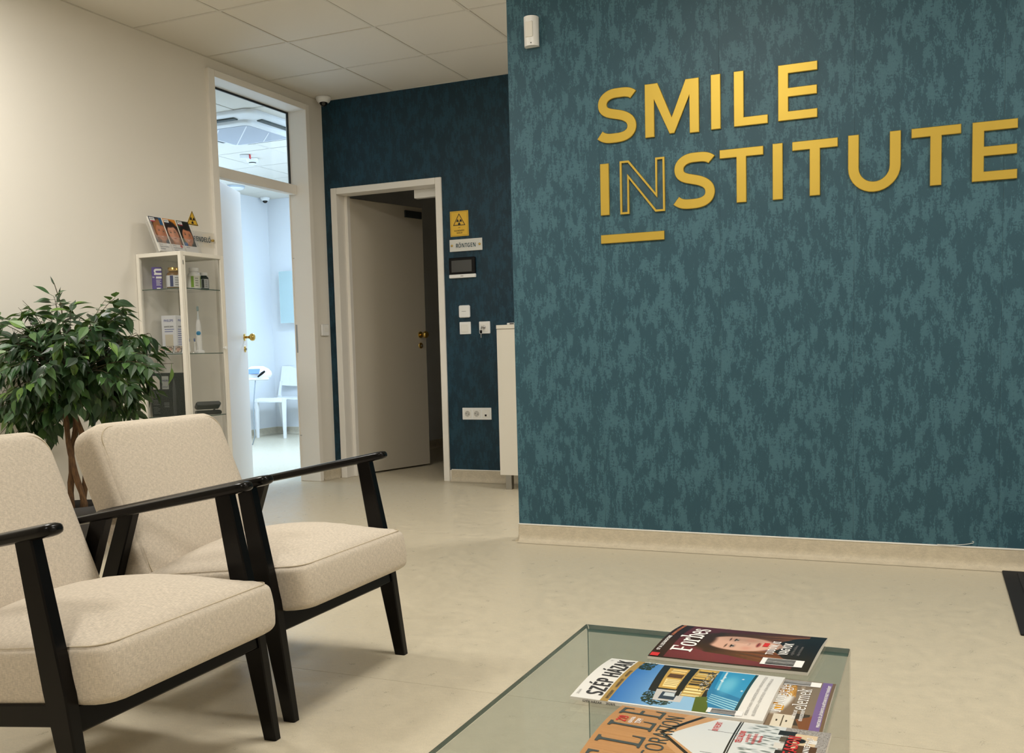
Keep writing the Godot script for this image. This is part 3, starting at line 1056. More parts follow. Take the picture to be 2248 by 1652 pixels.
# ------------------------------------------------------------------ the gold lettering
func stroke(path: Array, w: float) -> PackedVector2Array:
	var l := PackedVector2Array()
	var r := PackedVector2Array()
	for i in path.size():
		var t: Vector2 = (path[mini(i + 1, path.size() - 1)] - path[maxi(i - 1, 0)]).normalized()
		var nn := Vector2(-t.y, t.x) * w * 0.5
		l.append(path[i] + nn)
		r.append(path[i] - nn)
	r.reverse()
	l.append_array(r)
	return l


func s_path(w: float, h: float, k: float) -> Array:
	# middle line of an S with stroke k, by a curve through its turns
	var c := Curve2D.new()
	var x0 := k * 0.5
	var x1 := w - k * 0.5
	var y0 := k * 0.5
	var y1 := h - k * 0.5
	var m := w * 0.5
	c.add_point(Vector2(w * 0.965 - k * 0.15, h * 0.845), Vector2.ZERO, Vector2(-w * 0.10, h * 0.075))
	c.add_point(Vector2(m * 1.03, y1), Vector2(w * 0.16, 0), Vector2(-w * 0.24, 0))
	c.add_point(Vector2(x0 + w * 0.04, h * 0.715), Vector2(0, h * 0.10), Vector2(0, -h * 0.13))
	c.add_point(Vector2(m, h * 0.52), Vector2(-w * 0.20, h * 0.035), Vector2(w * 0.24, -h * 0.04))
	c.add_point(Vector2(x1, h * 0.285), Vector2(0, h * 0.125), Vector2(0, -h * 0.12))
	c.add_point(Vector2(m * 1.0, y0), Vector2(w * 0.26, 0), Vector2(-w * 0.18, 0))
	c.add_point(Vector2(w * 0.045 + k * 0.15, h * 0.165), Vector2(w * 0.13, -h * 0.085), Vector2.ZERO)
	c.bake_interval = 0.006
	return Array(c.tessellate(5, 2))


func letter_outline(ch: String, w: float, h: float, k: float) -> PackedVector2Array:
	match ch:
		"I":
			return PackedVector2Array([Vector2(0, 0), Vector2(w, 0), Vector2(w, h), Vector2(0, h)])
		"L":
			return PackedVector2Array([Vector2(0, 0), Vector2(w, 0), Vector2(w, k * 0.88), Vector2(k, k * 0.88), Vector2(k, h), Vector2(0, h)])
		"E":
			var a := k * 0.88
			var m := h * 0.5
			return PackedVector2Array([Vector2(0, 0), Vector2(w, 0), Vector2(w, a), Vector2(k, a), Vector2(k, m - a * 0.5), Vector2(w * 0.99, m - a * 0.5), Vector2(w * 0.99, m + a * 0.5), Vector2(k, m + a * 0.5), Vector2(k, h - a), Vector2(w, h - a), Vector2(w, h), Vector2(0, h)])
		"T":
			var a := k * 0.88
			var c := w * 0.5
			return PackedVector2Array([Vector2(c - k / 2, 0), Vector2(c + k / 2, 0), Vector2(c + k / 2, h - a), Vector2(w, h - a), Vector2(w, h), Vector2(0, h), Vector2(0, h - a), Vector2(c - k / 2, h - a)])
		"M":
			return PackedVector2Array([Vector2(0, 0), Vector2(k, 0), Vector2(k, h * 0.70), Vector2(w * 0.455, h * 0.03), Vector2(w * 0.545, h * 0.03), Vector2(w - k, h * 0.70), Vector2(w - k, 0), Vector2(w, 0), Vector2(w, h), Vector2(w - k * 1.4, h), Vector2(w * 0.5, h * 0.34), Vector2(k * 1.4, h), Vector2(0, h)])
		"N":
			return PackedVector2Array([Vector2(0, 0), Vector2(k, 0), Vector2(k, h * 0.66), Vector2(w - k * 1.05, 0), Vector2(w, 0), Vector2(w, h), Vector2(w - k, h), Vector2(w - k, h * 0.35), Vector2(k * 1.0, h), Vector2(0, h)])
		"U":
			var p := [Vector2(k / 2, h)]
			for i in 17:
				var a := PI + PI * i / 16.0
				p.append(Vector2(w / 2 + cos(a) * (w - k) / 2, w / 2 + sin(a) * (w - k) / 2))
			p.append(Vector2(w - k / 2, h))
			return stroke(p, k)
	return stroke(s_path(w, h, k), k)


func sign_letters() -> void:
	var z := ZR + 0.0015
	var rows := [
		["S", -1.378, 1.804, 0.181, 0.233, "gold wall letter S, first of the upper row"],
		["M", -1.158, 1.809, 0.236, 0.226, "gold wall letter M in the upper row"],
		["I", -0.872, 1.812, 0.041, 0.226, "gold wall letter I between M and L, upper row"],
		["L", -0.776, 1.813, 0.139, 0.225, "gold wall letter L in the upper row"],
		["E", -0.596, 1.815, 0.155, 0.223, "gold wall letter E ending the upper row"],
		["I", -1.366, 1.493, 0.040, 0.225, "gold wall letter I, first of the lower row, above the gold bar"],
		["N", -1.275, 1.491, 0.201, 0.230, "outlined see-through gold wall letter N in the lower row"],
		["S", -1.039, 1.491, 0.181, 0.235, "gold wall letter S after the outlined N, lower row"],
		["T", -0.837, 1.500, 0.181, 0.224, "gold wall letter T after the S, first T of the lower row"],
		["I", -0.619, 1.499, 0.041, 0.228, "gold wall letter I between two T letters, lower row"],
		["T", -0.540, 1.503, 0.178, 0.223, "gold wall letter T just before the U, lower row"],
		["U", -0.323, 1.498, 0.197, 0.230, "gold wall letter U in the lower row"],
		["T", -0.088, 1.503, 0.177, 0.225, "gold wall letter T after the U, lower row"],
		["E", 0.128, 1.504, 0.155, 0.223, "gold wall letter E ending the lower row"]]
	for r in rows:
		var t := thing("sign_letter", r[5], "letter", Vector3(r[1], r[2], z), 0.0, "gold letters on the teal partition")
		var o := letter_outline(r[0], r[3], r[4], 0.041)
		if r[0] == "N":
			var face := mb()
			var p := o
			if Geometry2D.is_polygon_clockwise(p):
				p.reverse()
			var n := p.size()
			var inn := PackedVector2Array()
			for i in n:
				var e0 := (p[i] - p[(i - 1 + n) % n]).normalized()
				var e1 := (p[(i + 1) % n] - p[i]).normalized()
				var m0 := Vector2(-e0.y, e0.x)
				var m1 := Vector2(-e1.y, e1.x)
				inn.append(p[i] + (m0 + m1) / maxf(0.25, 1.0 + m0.dot(m1)) * 0.0085)
			for i in n:
				var j := (i + 1) % n
				var e := (p[j] - p[i]).normalized()
				var nn := Vector3(e.y, -e.x, 0)
				face.quad(Vector3(p[i].x, p[i].y, 0.011), Vector3(p[j].x, p[j].y, 0.011), Vector3(inn[j].x, inn[j].y, 0.011), Vector3(inn[i].x, inn[i].y, 0.011), Vector3.BACK)
				face.quad(Vector3(p[i].x, p[i].y, 0.0), Vector3(p[j].x, p[j].y, 0.0), Vector3(p[j].x, p[j].y, 0.011), Vector3(p[i].x, p[i].y, 0.011), nn)
				face.quad(Vector3(inn[i].x, inn[i].y, 0.0), Vector3(inn[j].x, inn[j].y, 0.0), Vector3(inn[j].x, inn[j].y, 0.011), Vector3(inn[i].x, inn[i].y, 0.011), -nn)
			obj("outline", face, M.gold, t)
			obj("clear_core", mb().slab(inn, 0.001, 0.009), M.clear, t)
		else:
			obj("face", mb().slab(o, 0.0, 0.011, 0.0018), M.gold, t)
	var t := thing("sign_bar", "short gold bar on teal partition below the outlined N", "bar", Vector3(-1.367, 1.369, z))
	obj("face", mb().slab(PackedVector2Array([Vector2(0, 0), Vector2(0.288, 0), Vector2(0.288, 0.038), Vector2(0, 0.038)]), 0.0, 0.011, 0.0018), M.gold, t)


# ------------------------------------------------------------------ things on the ceilings
func dome(label: String, at: Vector3, look: Vector3, m: Material) -> void:
	var t := thing("dome_camera", label, "camera", at)
	obj("mount", mb().lathe([Vector2(0, 0), Vector2(0.052, 0), Vector2(0.054, -0.006), Vector2(0.051, -0.018), Vector2(0.043, -0.032), Vector2(0.03, -0.042)].map(func(q): return q), Vector3.ZERO, 24), m, t)
	var ball := []
	for k in 11:
		var a := -PI / 2 + PI * k / 10.0
		ball.append(Vector2(0.031 * cos(a), 0.031 * sin(a)))
	obj("ball", mb().lathe(ball, Vector3(0, -0.030, 0) + look * 0.006, 20), M.black, t)
	obj("lens", mb().lathe([Vector2(0.013, 0.0), Vector2(0.012, 0.004), Vector2(0.0, 0.005)], Vector3(0, -0.030, 0) + look * 0.034, 16, Basis(Quaternion(Vector3.UP, look))), M.dark_glass, t)


func ceiling_things() -> void:
	dome("white dome camera with black eye on hall ceiling, in the teal corner", Vector3(-3.985, CEIL, -5.955), Vector3(0.45, -0.6, 0.66).normalized(), M.plastic)
	dome("white dome camera in the ceiling corner of the bright surgery", Vector3(-7.05, CEIL, -9.27), Vector3(0.5, -0.6, 0.6).normalized(), M.plastic)
	# air conditioning cassette
	var t := thing("ceiling_cassette", "white square air conditioning cassette with grey grille in surgery ceiling", "air conditioner", Vector3(-5.05, CEIL, -6.38))
	var rr := func(half: float, rad: float, y: float) -> Array:
		var out := []
		for q in 4:
			for k in 7:
				var a := PI / 2 * q + PI / 2 * k / 6.0
				var sx := 1.0 if q == 0 or q == 3 else -1.0
				var sz := 1.0 if q < 2 else -1.0
				out.append(Vector3(sx * (half - rad) + cos(a) * rad, y, sz * (half - rad) + sin(a) * rad))
		return out
	obj("panel", mb().loft([rr.call(0.445, 0.08, 0.0), rr.call(0.445, 0.08, -0.018), rr.call(0.425, 0.08, -0.030), rr.call(0.30, 0.06, -0.042)]), M.plastic, t)
	obj("inner_frame", mb().loft([rr.call(0.315, 0.06, -0.040), rr.call(0.315, 0.06, -0.056), rr.call(0.30, 0.055, -0.062), rr.call(0.284, 0.05, -0.068)]), M.plastic, t)
	obj("grille", mb().loft([rr.call(0.266, 0.045, -0.060), rr.call(0.262, 0.045, -0.0705)]), mat(c8(176, 180, 188), 0.6), t)
	for k in [-0.19, 0.0, 0.19]:
		var hl := 0.35 - absf(k)
		obj("grille_rib", mb(Transform3D(Basis(Vector3.UP, PI / 4), Vector3.ZERO)).box(Vector3(k - 0.004, -0.073, -hl), Vector3(k + 0.004, -0.070, hl), 0.001), M.plastic, t)
	for q in 4:
		obj("air_slot", mb(Transform3D(Basis(Vector3.UP, PI / 2 * q), Vector3.ZERO)).box(Vector3(-0.24, -0.046, 0.335), Vector3(0.24, -0.028, 0.385), 0.004), mat(c8(72, 78, 76), 0.7), t)
	# smoke detector and its label
	t = thing("smoke_detector", "round white smoke detector on surgery ceiling beside a small tag", "detector", Vector3(-5.78, CEIL, -7.44))
	obj("base", mb().lathe([Vector2(0, 0), Vector2(0.055, 0), Vector2(0.055, -0.016), Vector2(0.048, -0.030), Vector2(0.034, -0.034)], Vector3.ZERO, 24), M.plastic, t)
	obj("vent_ring", mb().lathe([Vector2(0.033, -0.033), Vector2(0.033, -0.044)], Vector3.ZERO, 24), M.black, t)
	obj("cap", mb().lathe([Vector2(0.036, -0.042), Vector2(0.036, -0.047), Vector2(0.028, -0.052), Vector2(0, -0.053)], Vector3.ZERO, 24), M.plastic, t)
	t = thing("ceiling_tag", "small white box with red edge on surgery ceiling beside smoke detector", "tag", Vector3(-5.72, CEIL, -7.26), 0.5)
	obj("tag_body", mb().box(Vector3(-0.045, -0.035, -0.02), Vector3(0.04, 0, 0.02), 0.003), M.plastic, t)
	obj("red_edge", mb().box(Vector3(0.04, -0.035, -0.02), Vector3(0.05, 0, 0.02), 0.002), M.ink_red, t)
	t = thing("ceiling_light", "round flat white light on surgery ceiling near the far corner", "lamp", Vector3(-6.85, CEIL, -8.50))
	obj("lamp_body", mb().lathe([Vector2(0, 0), Vector2(0.10, 0), Vector2(0.105, -0.012), Vector2(0.10, -0.022)], Vector3.ZERO, 28), mat(c8(190, 200, 210), 0.5), t)
	obj("lamp_cover", mb().lathe([Vector2(0.098, -0.021), Vector2(0.085, -0.032), Vector2(0.05, -0.038), Vector2(0, -0.04)], Vector3.ZERO, 28), M.plastic, t)


# ------------------------------------------------------------------ display cabinet
func display_cabinet() -> void:
	var x0 := XL + 0.002
	var x1 := -3.752
	var z1 := -4.176    # near
	var z0 := -4.524    # far
	var H := 1.490
	var t := thing("glass_cabinet", "tall narrow white metal display cabinet with glass sides against cream wall", "cabinet", Vector3.ZERO)
	var p := 0.022
	for a in [[x0, z1 - p], [x1 - p, z1 - p], [x0, z0], [x1 - p, z0]]:
		obj("post", mb().box(Vector3(a[0], 0.0, a[1]), Vector3(a[0] + p, H, a[1] + p), 0.002), M.cabinet, t)
	for y in [0.06, H - 0.022]:
		obj("rail", mb().box(Vector3(x0 + p, y, z1 - p), Vector3(x1 - p, y + p, z1), 0.002), M.cabinet, t)
		obj("rail", mb().box(Vector3(x0 + p, y, z0), Vector3(x1 - p, y + p, z0 + p), 0.002), M.cabinet, t)
		obj("rail", mb().box(Vector3(x1 - p, y, z0 + p), Vector3(x1, y + p, z1 - p), 0.002), M.cabinet, t)
		obj("rail", mb().box(Vector3(x0, y, z0 + p), Vector3(x0 + p, y + p, z1 - p), 0.002), M.cabinet, t)
	obj("top_panel", mb().box(Vector3(x0 + p, H - 0.016, z0 + p), Vector3(x1 - p, H - 0.008, z1 - p)), M.cabinet, t)
	obj("bottom_panel", mb().box(Vector3(x0 + p, 0.066, z0 + p), Vector3(x1 - p, 0.074, z1 - p)), M.cabinet, t)
	obj("side_glass", mb().box(Vector3(x0 + p, 0.082, z1 - 0.012), Vector3(x1 - p, H - 0.022, z1 - 0.009)), M.glass, t)
	obj("side_glass", mb().box(Vector3(x0 + p, 0.082, z0 + 0.009), Vector3(x1 - p, H - 0.022, z0 + 0.012)), M.glass, t)
	# door on the front, hinged at the near post
	var dr := obj("door", mb().box(Vector3(x1 - 0.008, 0.084, z0 + p + 0.002), Vector3(x1 - 0.004, H - 0.024, z1 - p - 0.002)), M.glass, t)
	var de := mb()
	de.box(Vector3(x1 - 0.010, 0.084, z0 + p + 0.001), Vector3(x1 + 0.001, H - 0.024, z0 + p + 0.007), 0.001)
	de.box(Vector3(x1 - 0.010, 0.084, z1 - p - 0.012), Vector3(x1 + 0.001, H - 0.024, z1 - p - 0.001), 0.001)
	obj("door_edge", de, M.cabinet, dr)
	obj("door_knob", mb().lathe([Vector2(0.004, 0), Vector2(0.004, 0.014), Vector2(0.009, 0.016), Vector2(0.009, 0.021), Vector2(0, 0.0225)], Vector3(x1, 0.963, z0 + 0.035), 14, Basis(Vector3.BACK, -PI / 2)), M.plastic, dr)
	for y in [H - 0.06, 0.30]:
		obj("hinge", mb().box(Vector3(x1 - 0.004, y - 0.012, z1 - 0.020), Vector3(x1 + 0.002, y + 0.012, z1 - 0.014), 0.001), M.steel, dr)
	for y in [1.294, 0.936, 0.583, 0.25]:
		var s := obj("glass_shelf", mb().box(Vector3(x0 + 0.024, y - 0.005, z0 + 0.014), Vector3(x1 - 0.012, y, z1 - 0.014)), M.glass, t)
		var e := mb()
		e.box(Vector3(x0 + 0.024, y - 0.005, z1 - 0.014), Vector3(x1 - 0.012, y, z1 - 0.0125))
		e.box(Vector3(x1 - 0.012, y - 0.005, z0 + 0.014), Vector3(x1 - 0.0105, y, z1 - 0.014))
		obj("shelf_edge", e, M.shelf_edge, s)

	# top shelf
	var y := 1.2945
	var b: MB
	t = thing("purple_carton", "small purple carton with white lettering on the top glass shelf", "box", Vector3(-4.003, y, -4.262), 0.66)
	obj("carton", mb().box(Vector3(-0.026, 0, -0.026), Vector3(0.026, 0.125, 0.026), 0.001), mat(c8(84, 58, 150), 0.5), t)
	b = mb()
	var pf := plane(Vector3(0, 0, 0.0265), Vector3.RIGHT, Vector3.UP)
	# the big printed letter lies on its side
	lay(b, "n", Vector2(0, 0), 0.04, 0.034, plane(Vector3(0.026, 0.082, 0.0266), Vector3.UP, Vector3.LEFT))
	lay(b, "in", Vector2(-0.022, 0.066), 0.008, 0.010, pf)
	for k in 5:
		b.quad(Vector3(-0.004, 0.052 - k * 0.007, 0.0266), Vector3(0.022 - (k % 2) * 0.006, 0.052 - k * 0.007, 0.0266), Vector3(0.022 - (k % 2) * 0.006, 0.0545 - k * 0.007, 0.0266), Vector3(-0.004, 0.0545 - k * 0.007, 0.0266), Vector3.BACK)
	b.quad(Vector3(-0.004, 0.062, 0.0266), Vector3(0.026, 0.062, 0.0266), Vector3(0.026, 0.073, 0.0266), Vector3(-0.004, 0.073, 0.0266), Vector3.BACK)
	b.quad(Vector3(-0.002, 0.004, 0.0266), Vector3(0.018, 0.004, 0.0266), Vector3(0.018, 0.011, 0.0266), Vector3(-0.002, 0.011, 0.0266), Vector3.BACK)
	obj("print", b, M.ink_white, t)
	t = thing("white_carton", "plain white carton standing behind the amber jar on the top shelf", "box", Vector3(-3.955, y, -4.345), 0.25)
	obj("carton", mb().box(Vector3(-0.045, 0, -0.02), Vector3(0.045, 0.118, 0.02), 0.001), M.paper, t)
	bottle("amber_jar", "brown glass pill jar with gold lid and blue and white label", Vector3(-3.888, y, -4.268), 0.040, 0.118, mat(c8(120, 82, 30), 0.12), mat(c8(196, 160, 90), 0.25, 0.9), mat(c8(222, 224, 226), 0.5), mat(c8(46, 56, 110), 0.5), 0.80)
	bottle("white_bottle", "white supplement bottle with green stripe, right of amber jar", Vector3(-3.850, y, -4.385), 0.035, 0.122, M.plastic, M.plastic, mat(c8(232, 230, 218), 0.5), mat(c8(130, 170, 50), 0.5), 0.85)
	bottle("black_bottle", "small black supplement bottle with white cap and grey label on the top shelf", Vector3(-3.846, y, -4.462), 0.026, 0.100, M.black, M.plastic, mat(c8(196, 198, 200), 0.5), M.ink, 0.90)

	# middle shelf
	y = 0.9365
	t = thing("toothbrush_box", "tall white toothbrush carton with blue lettering on the middle shelf", "box", Vector3(-3.972, y, -4.345), 0.06)
	obj("carton", mb().box(Vector3(-0.05, 0, -0.05), Vector3(0.05, 0.215, 0.05), 0.001), mat(c8(234, 235, 240), 0.45), t)
	b = mb()
	var bl := mb()
	for k in 2:
		var rt := Vector3.RIGHT if k == 0 else Vector3.FORWARD
		var nn := Vector3.BACK if k == 0 else Vector3.RIGHT
		var o := (Vector3(-0.05, 0, 0.0506) if k == 0 else Vector3(0.0506, 0, 0.05))
		var pc := plane(o, rt, Vector3.UP)
		lay(bl, "PHILIPS", Vector2(0.018, 0.180), 0.013, 0.064, pc)
		lay(b, "sonicare", Vector2(0.018, 0.148), 0.011, 0.064, pc)
		for j in 9:
			var xx := 0.02 if k == 0 else 0.012
			if k == 0 and j > 1:
				continue
			var yy := 0.135 - j * 0.012
			bl.quad(o + rt * xx + Vector3.UP * yy, o + rt * (0.085 - (j % 3) * 0.008) + Vector3.UP * yy, o + rt * (0.085 - (j % 3) * 0.008) + Vector3.UP * (yy + 0.004), o + rt * xx + Vector3.UP * (yy + 0.004), nn)
	obj("print", b, M.ink, t)
	obj("blue_print", bl, mat(c8(96, 104, 170), 0.5), t)
	obj("window_sticker", mb().box(Vector3(-0.028, 0.04, 0.05), Vector3(0.026, 0.108, 0.0507)), mat(c8(214, 204, 184), 0.5), t)
	t = thing("card_rack", "low clear rack of small cards with faces, in front of white carton", "rack", Vector3(-3.935, y, -4.228), 0.1)
	obj("rack", mb().box(Vector3(-0.115, 0, -0.02), Vector3(0.115, 0.004, 0.02), 0.001).box(Vector3(-0.115, 0, 0.017), Vector3(0.115, 0.034, 0.02), 0.001), M.acrylic, t)
	var fi := blank(64, 96, c8(206, 190, 172))
	portrait(fi, 32, 46, 56, c8(196, 140, 112), c8(70, 46, 36), false)
	var fm := print_mat(fi, 0.5)
	for k in 4:
		var cx := -0.082 + k * 0.055
		var card := obj("card", mb(Transform3D(Basis(Vector3.RIGHT, -0.35), Vector3(cx, 0.004, 0.010))).box(Vector3(-0.024, 0, -0.002), Vector3(0.024, 0.040, 0.0), 0.0005), M.paper if k == 0 else M.pot, t)
		if k > 0:
			var fc := mb(Transform3D(Basis(Vector3.RIGHT, -0.35), Vector3(cx, 0.004, 0.010)))
			fc.quad(Vector3(-0.020, 0.004, 0.0006), Vector3(0.020, 0.004, 0.0006), Vector3(0.020, 0.037, 0.0006), Vector3(-0.020, 0.037, 0.0006), Vector3.BACK)
			obj("face_print", fc, fm, card)
	t = thing("electric_toothbrush", "white electric toothbrush with round blue button standing on its charger", "toothbrush", Vector3(-3.838, y, -4.388), 0.6)
	obj("charger", mb().lathe([Vector2(0, 0.016), Vector2(0.02, 0.016), Vector2(0.026, 0.012), Vector2(0.028, 0)], Vector3.ZERO, 20), M.plastic, t)
	obj("handle", mb().lathe([Vector2(0.0, 0.190), Vector2(0.008, 0.189), Vector2(0.0115, 0.176), Vector2(0.0145, 0.150), Vector2(0.0155, 0.10), Vector2(0.0150, 0.016)], Vector3.ZERO, 20), M.plastic, t)
	obj("neck", mb().lathe([Vector2(0.0, 0.262), Vector2(0.003, 0.262), Vector2(0.004, 0.225), Vector2(0.0075, 0.189)], Vector3.ZERO, 14), mat(c8(214, 220, 222), 0.35), t)
	obj("bristle_head", mb().box(Vector3(-0.006, 0.238, -0.002), Vector3(0.006, 0.264, 0.009), 0.002), mat(c8(150, 170, 170), 0.6), t)
	obj("button", mb().lathe([Vector2(0.0, 0.003), Vector2(0.010, 0.0025), Vector2(0.0125, 0)], Vector3(0, 0.112, 0.0142), 18, Basis(Vector3.RIGHT, PI / 2)), mat(c8(46, 140, 190), 0.4), t)
	t = thing("brush_holder", "clear plastic toothbrush holder with spare brush heads beside the toothbrush", "holder", Vector3(-3.812, y, -4.300), 0.6)
	obj("base", mb().lathe([Vector2(0, 0.008), Vector2(0.03, 0.008), Vector2(0.032, 0)], Vector3.ZERO, 18), M.acrylic, t)
	for k in 2:
		obj("brush_head", mb().lathe([Vector2(0, 0.078), Vector2(0.003, 0.077), Vector2(0.0035, 0.045), Vector2(0.007, 0.008)], Vector3(-0.016 + k * 0.03, 0, 0), 12), M.plastic, t)
		obj("bristles", mb().box(Vector3(-0.020 + k * 0.03, 0.064, 0.002), Vector3(-0.012 + k * 0.03, 0.082, 0.010), 0.001), mat(c8(110, 130, 180), 0.6), t)
	var loop := []
	for k in 13:
		var a := PI * k / 12.0
		loop.append(Vector3(0.03 * cos(a), 0.008 + 0.07 * sin(a), -0.012))
	obj("loop", mb().tube(loop, [0.002], 6), M.acrylic, t)

	# lower shelf
	y = 0.5835
	t = thing("black_carton", "tall black toothbrush carton with grey label on the lower shelf", "box", Vector3(-3.958, y, -4.270), 0.10)
	obj("carton", mb().box(Vector3(-0.095, 0, -0.045), Vector3(0.095, 0.245, 0.045), 0.001), mat(c8(15, 15, 17), 0.5, 0.0, 0.2), t)
	b = mb()
	pf = plane(Vector3(-0.095, 0, 0.0456), Vector3.RIGHT, Vector3.UP)
	obj("price_label", mb().box(Vector3(-0.080, 0.155, 0.045), Vector3(-0.035, 0.230, 0.0456)), mat(c8(196, 190, 178), 0.6), t)
	obj("brand_label", mb().box(Vector3(-0.020, 0.155, 0.045), Vector3(0.024, 0.228, 0.0456)), mat(c8(150, 152, 148), 0.5), t)
	for k in 16:
		if k == 5 or k == 10:
			continue
		var yy := 0.140 - k * 0.008
		b.quad(Vector3(-0.085, yy, 0.0457), Vector3(-0.040 - (k * 7 % 3) * 0.006, yy, 0.0457), Vector3(-0.040 - (k * 7 % 3) * 0.006, yy + 0.0022, 0.0457), Vector3(-0.085, yy + 0.0022, 0.0457), Vector3.BACK)
	for k in 3:
		b.quad(Vector3(-0.012, 0.075 - k * 0.010, 0.0457), Vector3(0.022, 0.075 - k * 0.010, 0.0457), Vector3(0.022, 0.079 - k * 0.010, 0.0457), Vector3(-0.012, 0.079 - k * 0.010, 0.0457), Vector3.BACK)
	obj("print", b, mat(c8(110, 110, 110), 0.5), t)
	b = mb()
	lay(b, "PHILIPS", Vector2(-0.016, 0.198), 0.010, 0.036, plane(Vector3(0, 0, 0.0462), Vector3.RIGHT, Vector3.UP))
	lay(b, "sonicare", Vector2(-0.016, 0.164), 0.009, 0.036, plane(Vector3(0, 0, 0.0462), Vector3.RIGHT, Vector3.UP))
	obj("brand_print", b, mat(c8(40, 52, 90), 0.5), t)
	obj("handle_relief", mb().lathe([Vector2(0.0, 0.235), Vector2(0.010, 0.228), Vector2(0.016, 0.15), Vector2(0.015, 0.01), Vector2(0, 0.008)], Vector3(0.058, 0, 0.034), 16), mat(c8(44, 44, 47), 0.3), t)
	t = thing("travel_case", "open black travel case lying on the lower shelf", "case", Vector3(-3.830, y, -4.425), 0.9)
	obj("tray", mb().box(Vector3(-0.07, 0, -0.035), Vector3(0.07, 0.024, 0.035), 0.007), M.black, t)
	obj("lid", mb(Transform3D(Basis(Vector3.RIGHT, -0.42), Vector3(0, 0.024, -0.034))).box(Vector3(-0.07, 0, 0.0), Vector3(0.07, 0.030, 0.070), 0.010), mat(c8(44, 44, 46), 0.4), t)
	obj("brush_tip", mb().lathe([Vector2(0, 0.012), Vector2(0.006, 0.009), Vector2(0.006, 0)], Vector3(0.03, 0.022, 0.02), 10), M.black, t)

	# brochures on top
	brochures(Vector3(-3.905, H, -4.350))


func bottle(called: String, label: String, at: Vector3, r: float, h: float, body: Material, lid: Material, lab: Material, stripe: Material, turn: float) -> void:
	var t := thing(called, label, "bottle", at, turn, "")
	var s := h * 0.76
	obj("body", mb().lathe([Vector2(0, h * 0.84), Vector2(r * 0.62, h * 0.84), Vector2(r * 0.62, h * 0.80), Vector2(r * 0.9, s * 0.97), Vector2(r, s * 0.88), Vector2(r, 0.006), Vector2(r * 0.92, 0.0), Vector2(0, 0)], Vector3.ZERO, 24), body, t)
	obj("lid", mb().lathe([Vector2(0, h), Vector2(r * 0.74, h), Vector2(r * 0.78, h * 0.985), Vector2(r * 0.78, h * 0.83), Vector2(r * 0.5, h * 0.83)], Vector3.ZERO, 24), lid, t)
	var la := obj("wrap_label", mb().lathe([Vector2(r + 0.0006, s * 0.82), Vector2(r + 0.0006, 0.010)], Vector3.ZERO, 28), lab, t)
	var st := mb()
	for q in [[-0.62, -0.18], [1.0, 1.4]]:
		for k in 5:
			var a0: float = lerpf(q[0], q[1], k / 5.0)
			var a1: float = lerpf(q[0], q[1], (k + 1) / 5.0)
			var d0 := Vector3(sin(a0), 0, cos(a0))
			var d1 := Vector3(sin(a1), 0, cos(a1))
			var R := r + 0.0012
			st.quad4(d0 * R + Vector3(0, 0.012, 0), d1 * R + Vector3(0, 0.012, 0), d1 * R + Vector3(0, s * 0.8, 0), d0 * R + Vector3(0, s * 0.8, 0), d0, d1, d1, d0)
	obj("stripe", st, stripe, la)
	var pr := mb()
	for k in 4:
		var yy := s * (0.64 - 0.14 * k)
		for j in 3:
			var a0 := 0.05 + j * 0.16
			var a1 := a0 + 0.13
			var R := r + 0.0012
			var d0 := Vector3(sin(a0), 0, cos(a0))
			var d1 := Vector3(sin(a1), 0, cos(a1))
			pr.quad4(d0 * R + Vector3(0, yy, 0), d1 * R + Vector3(0, yy, 0), d1 * R + Vector3(0, yy + 0.005, 0), d0 * R + Vector3(0, yy + 0.005, 0), d0, d1, d1, d0)
	obj("print", pr, M.ink_grey, la)


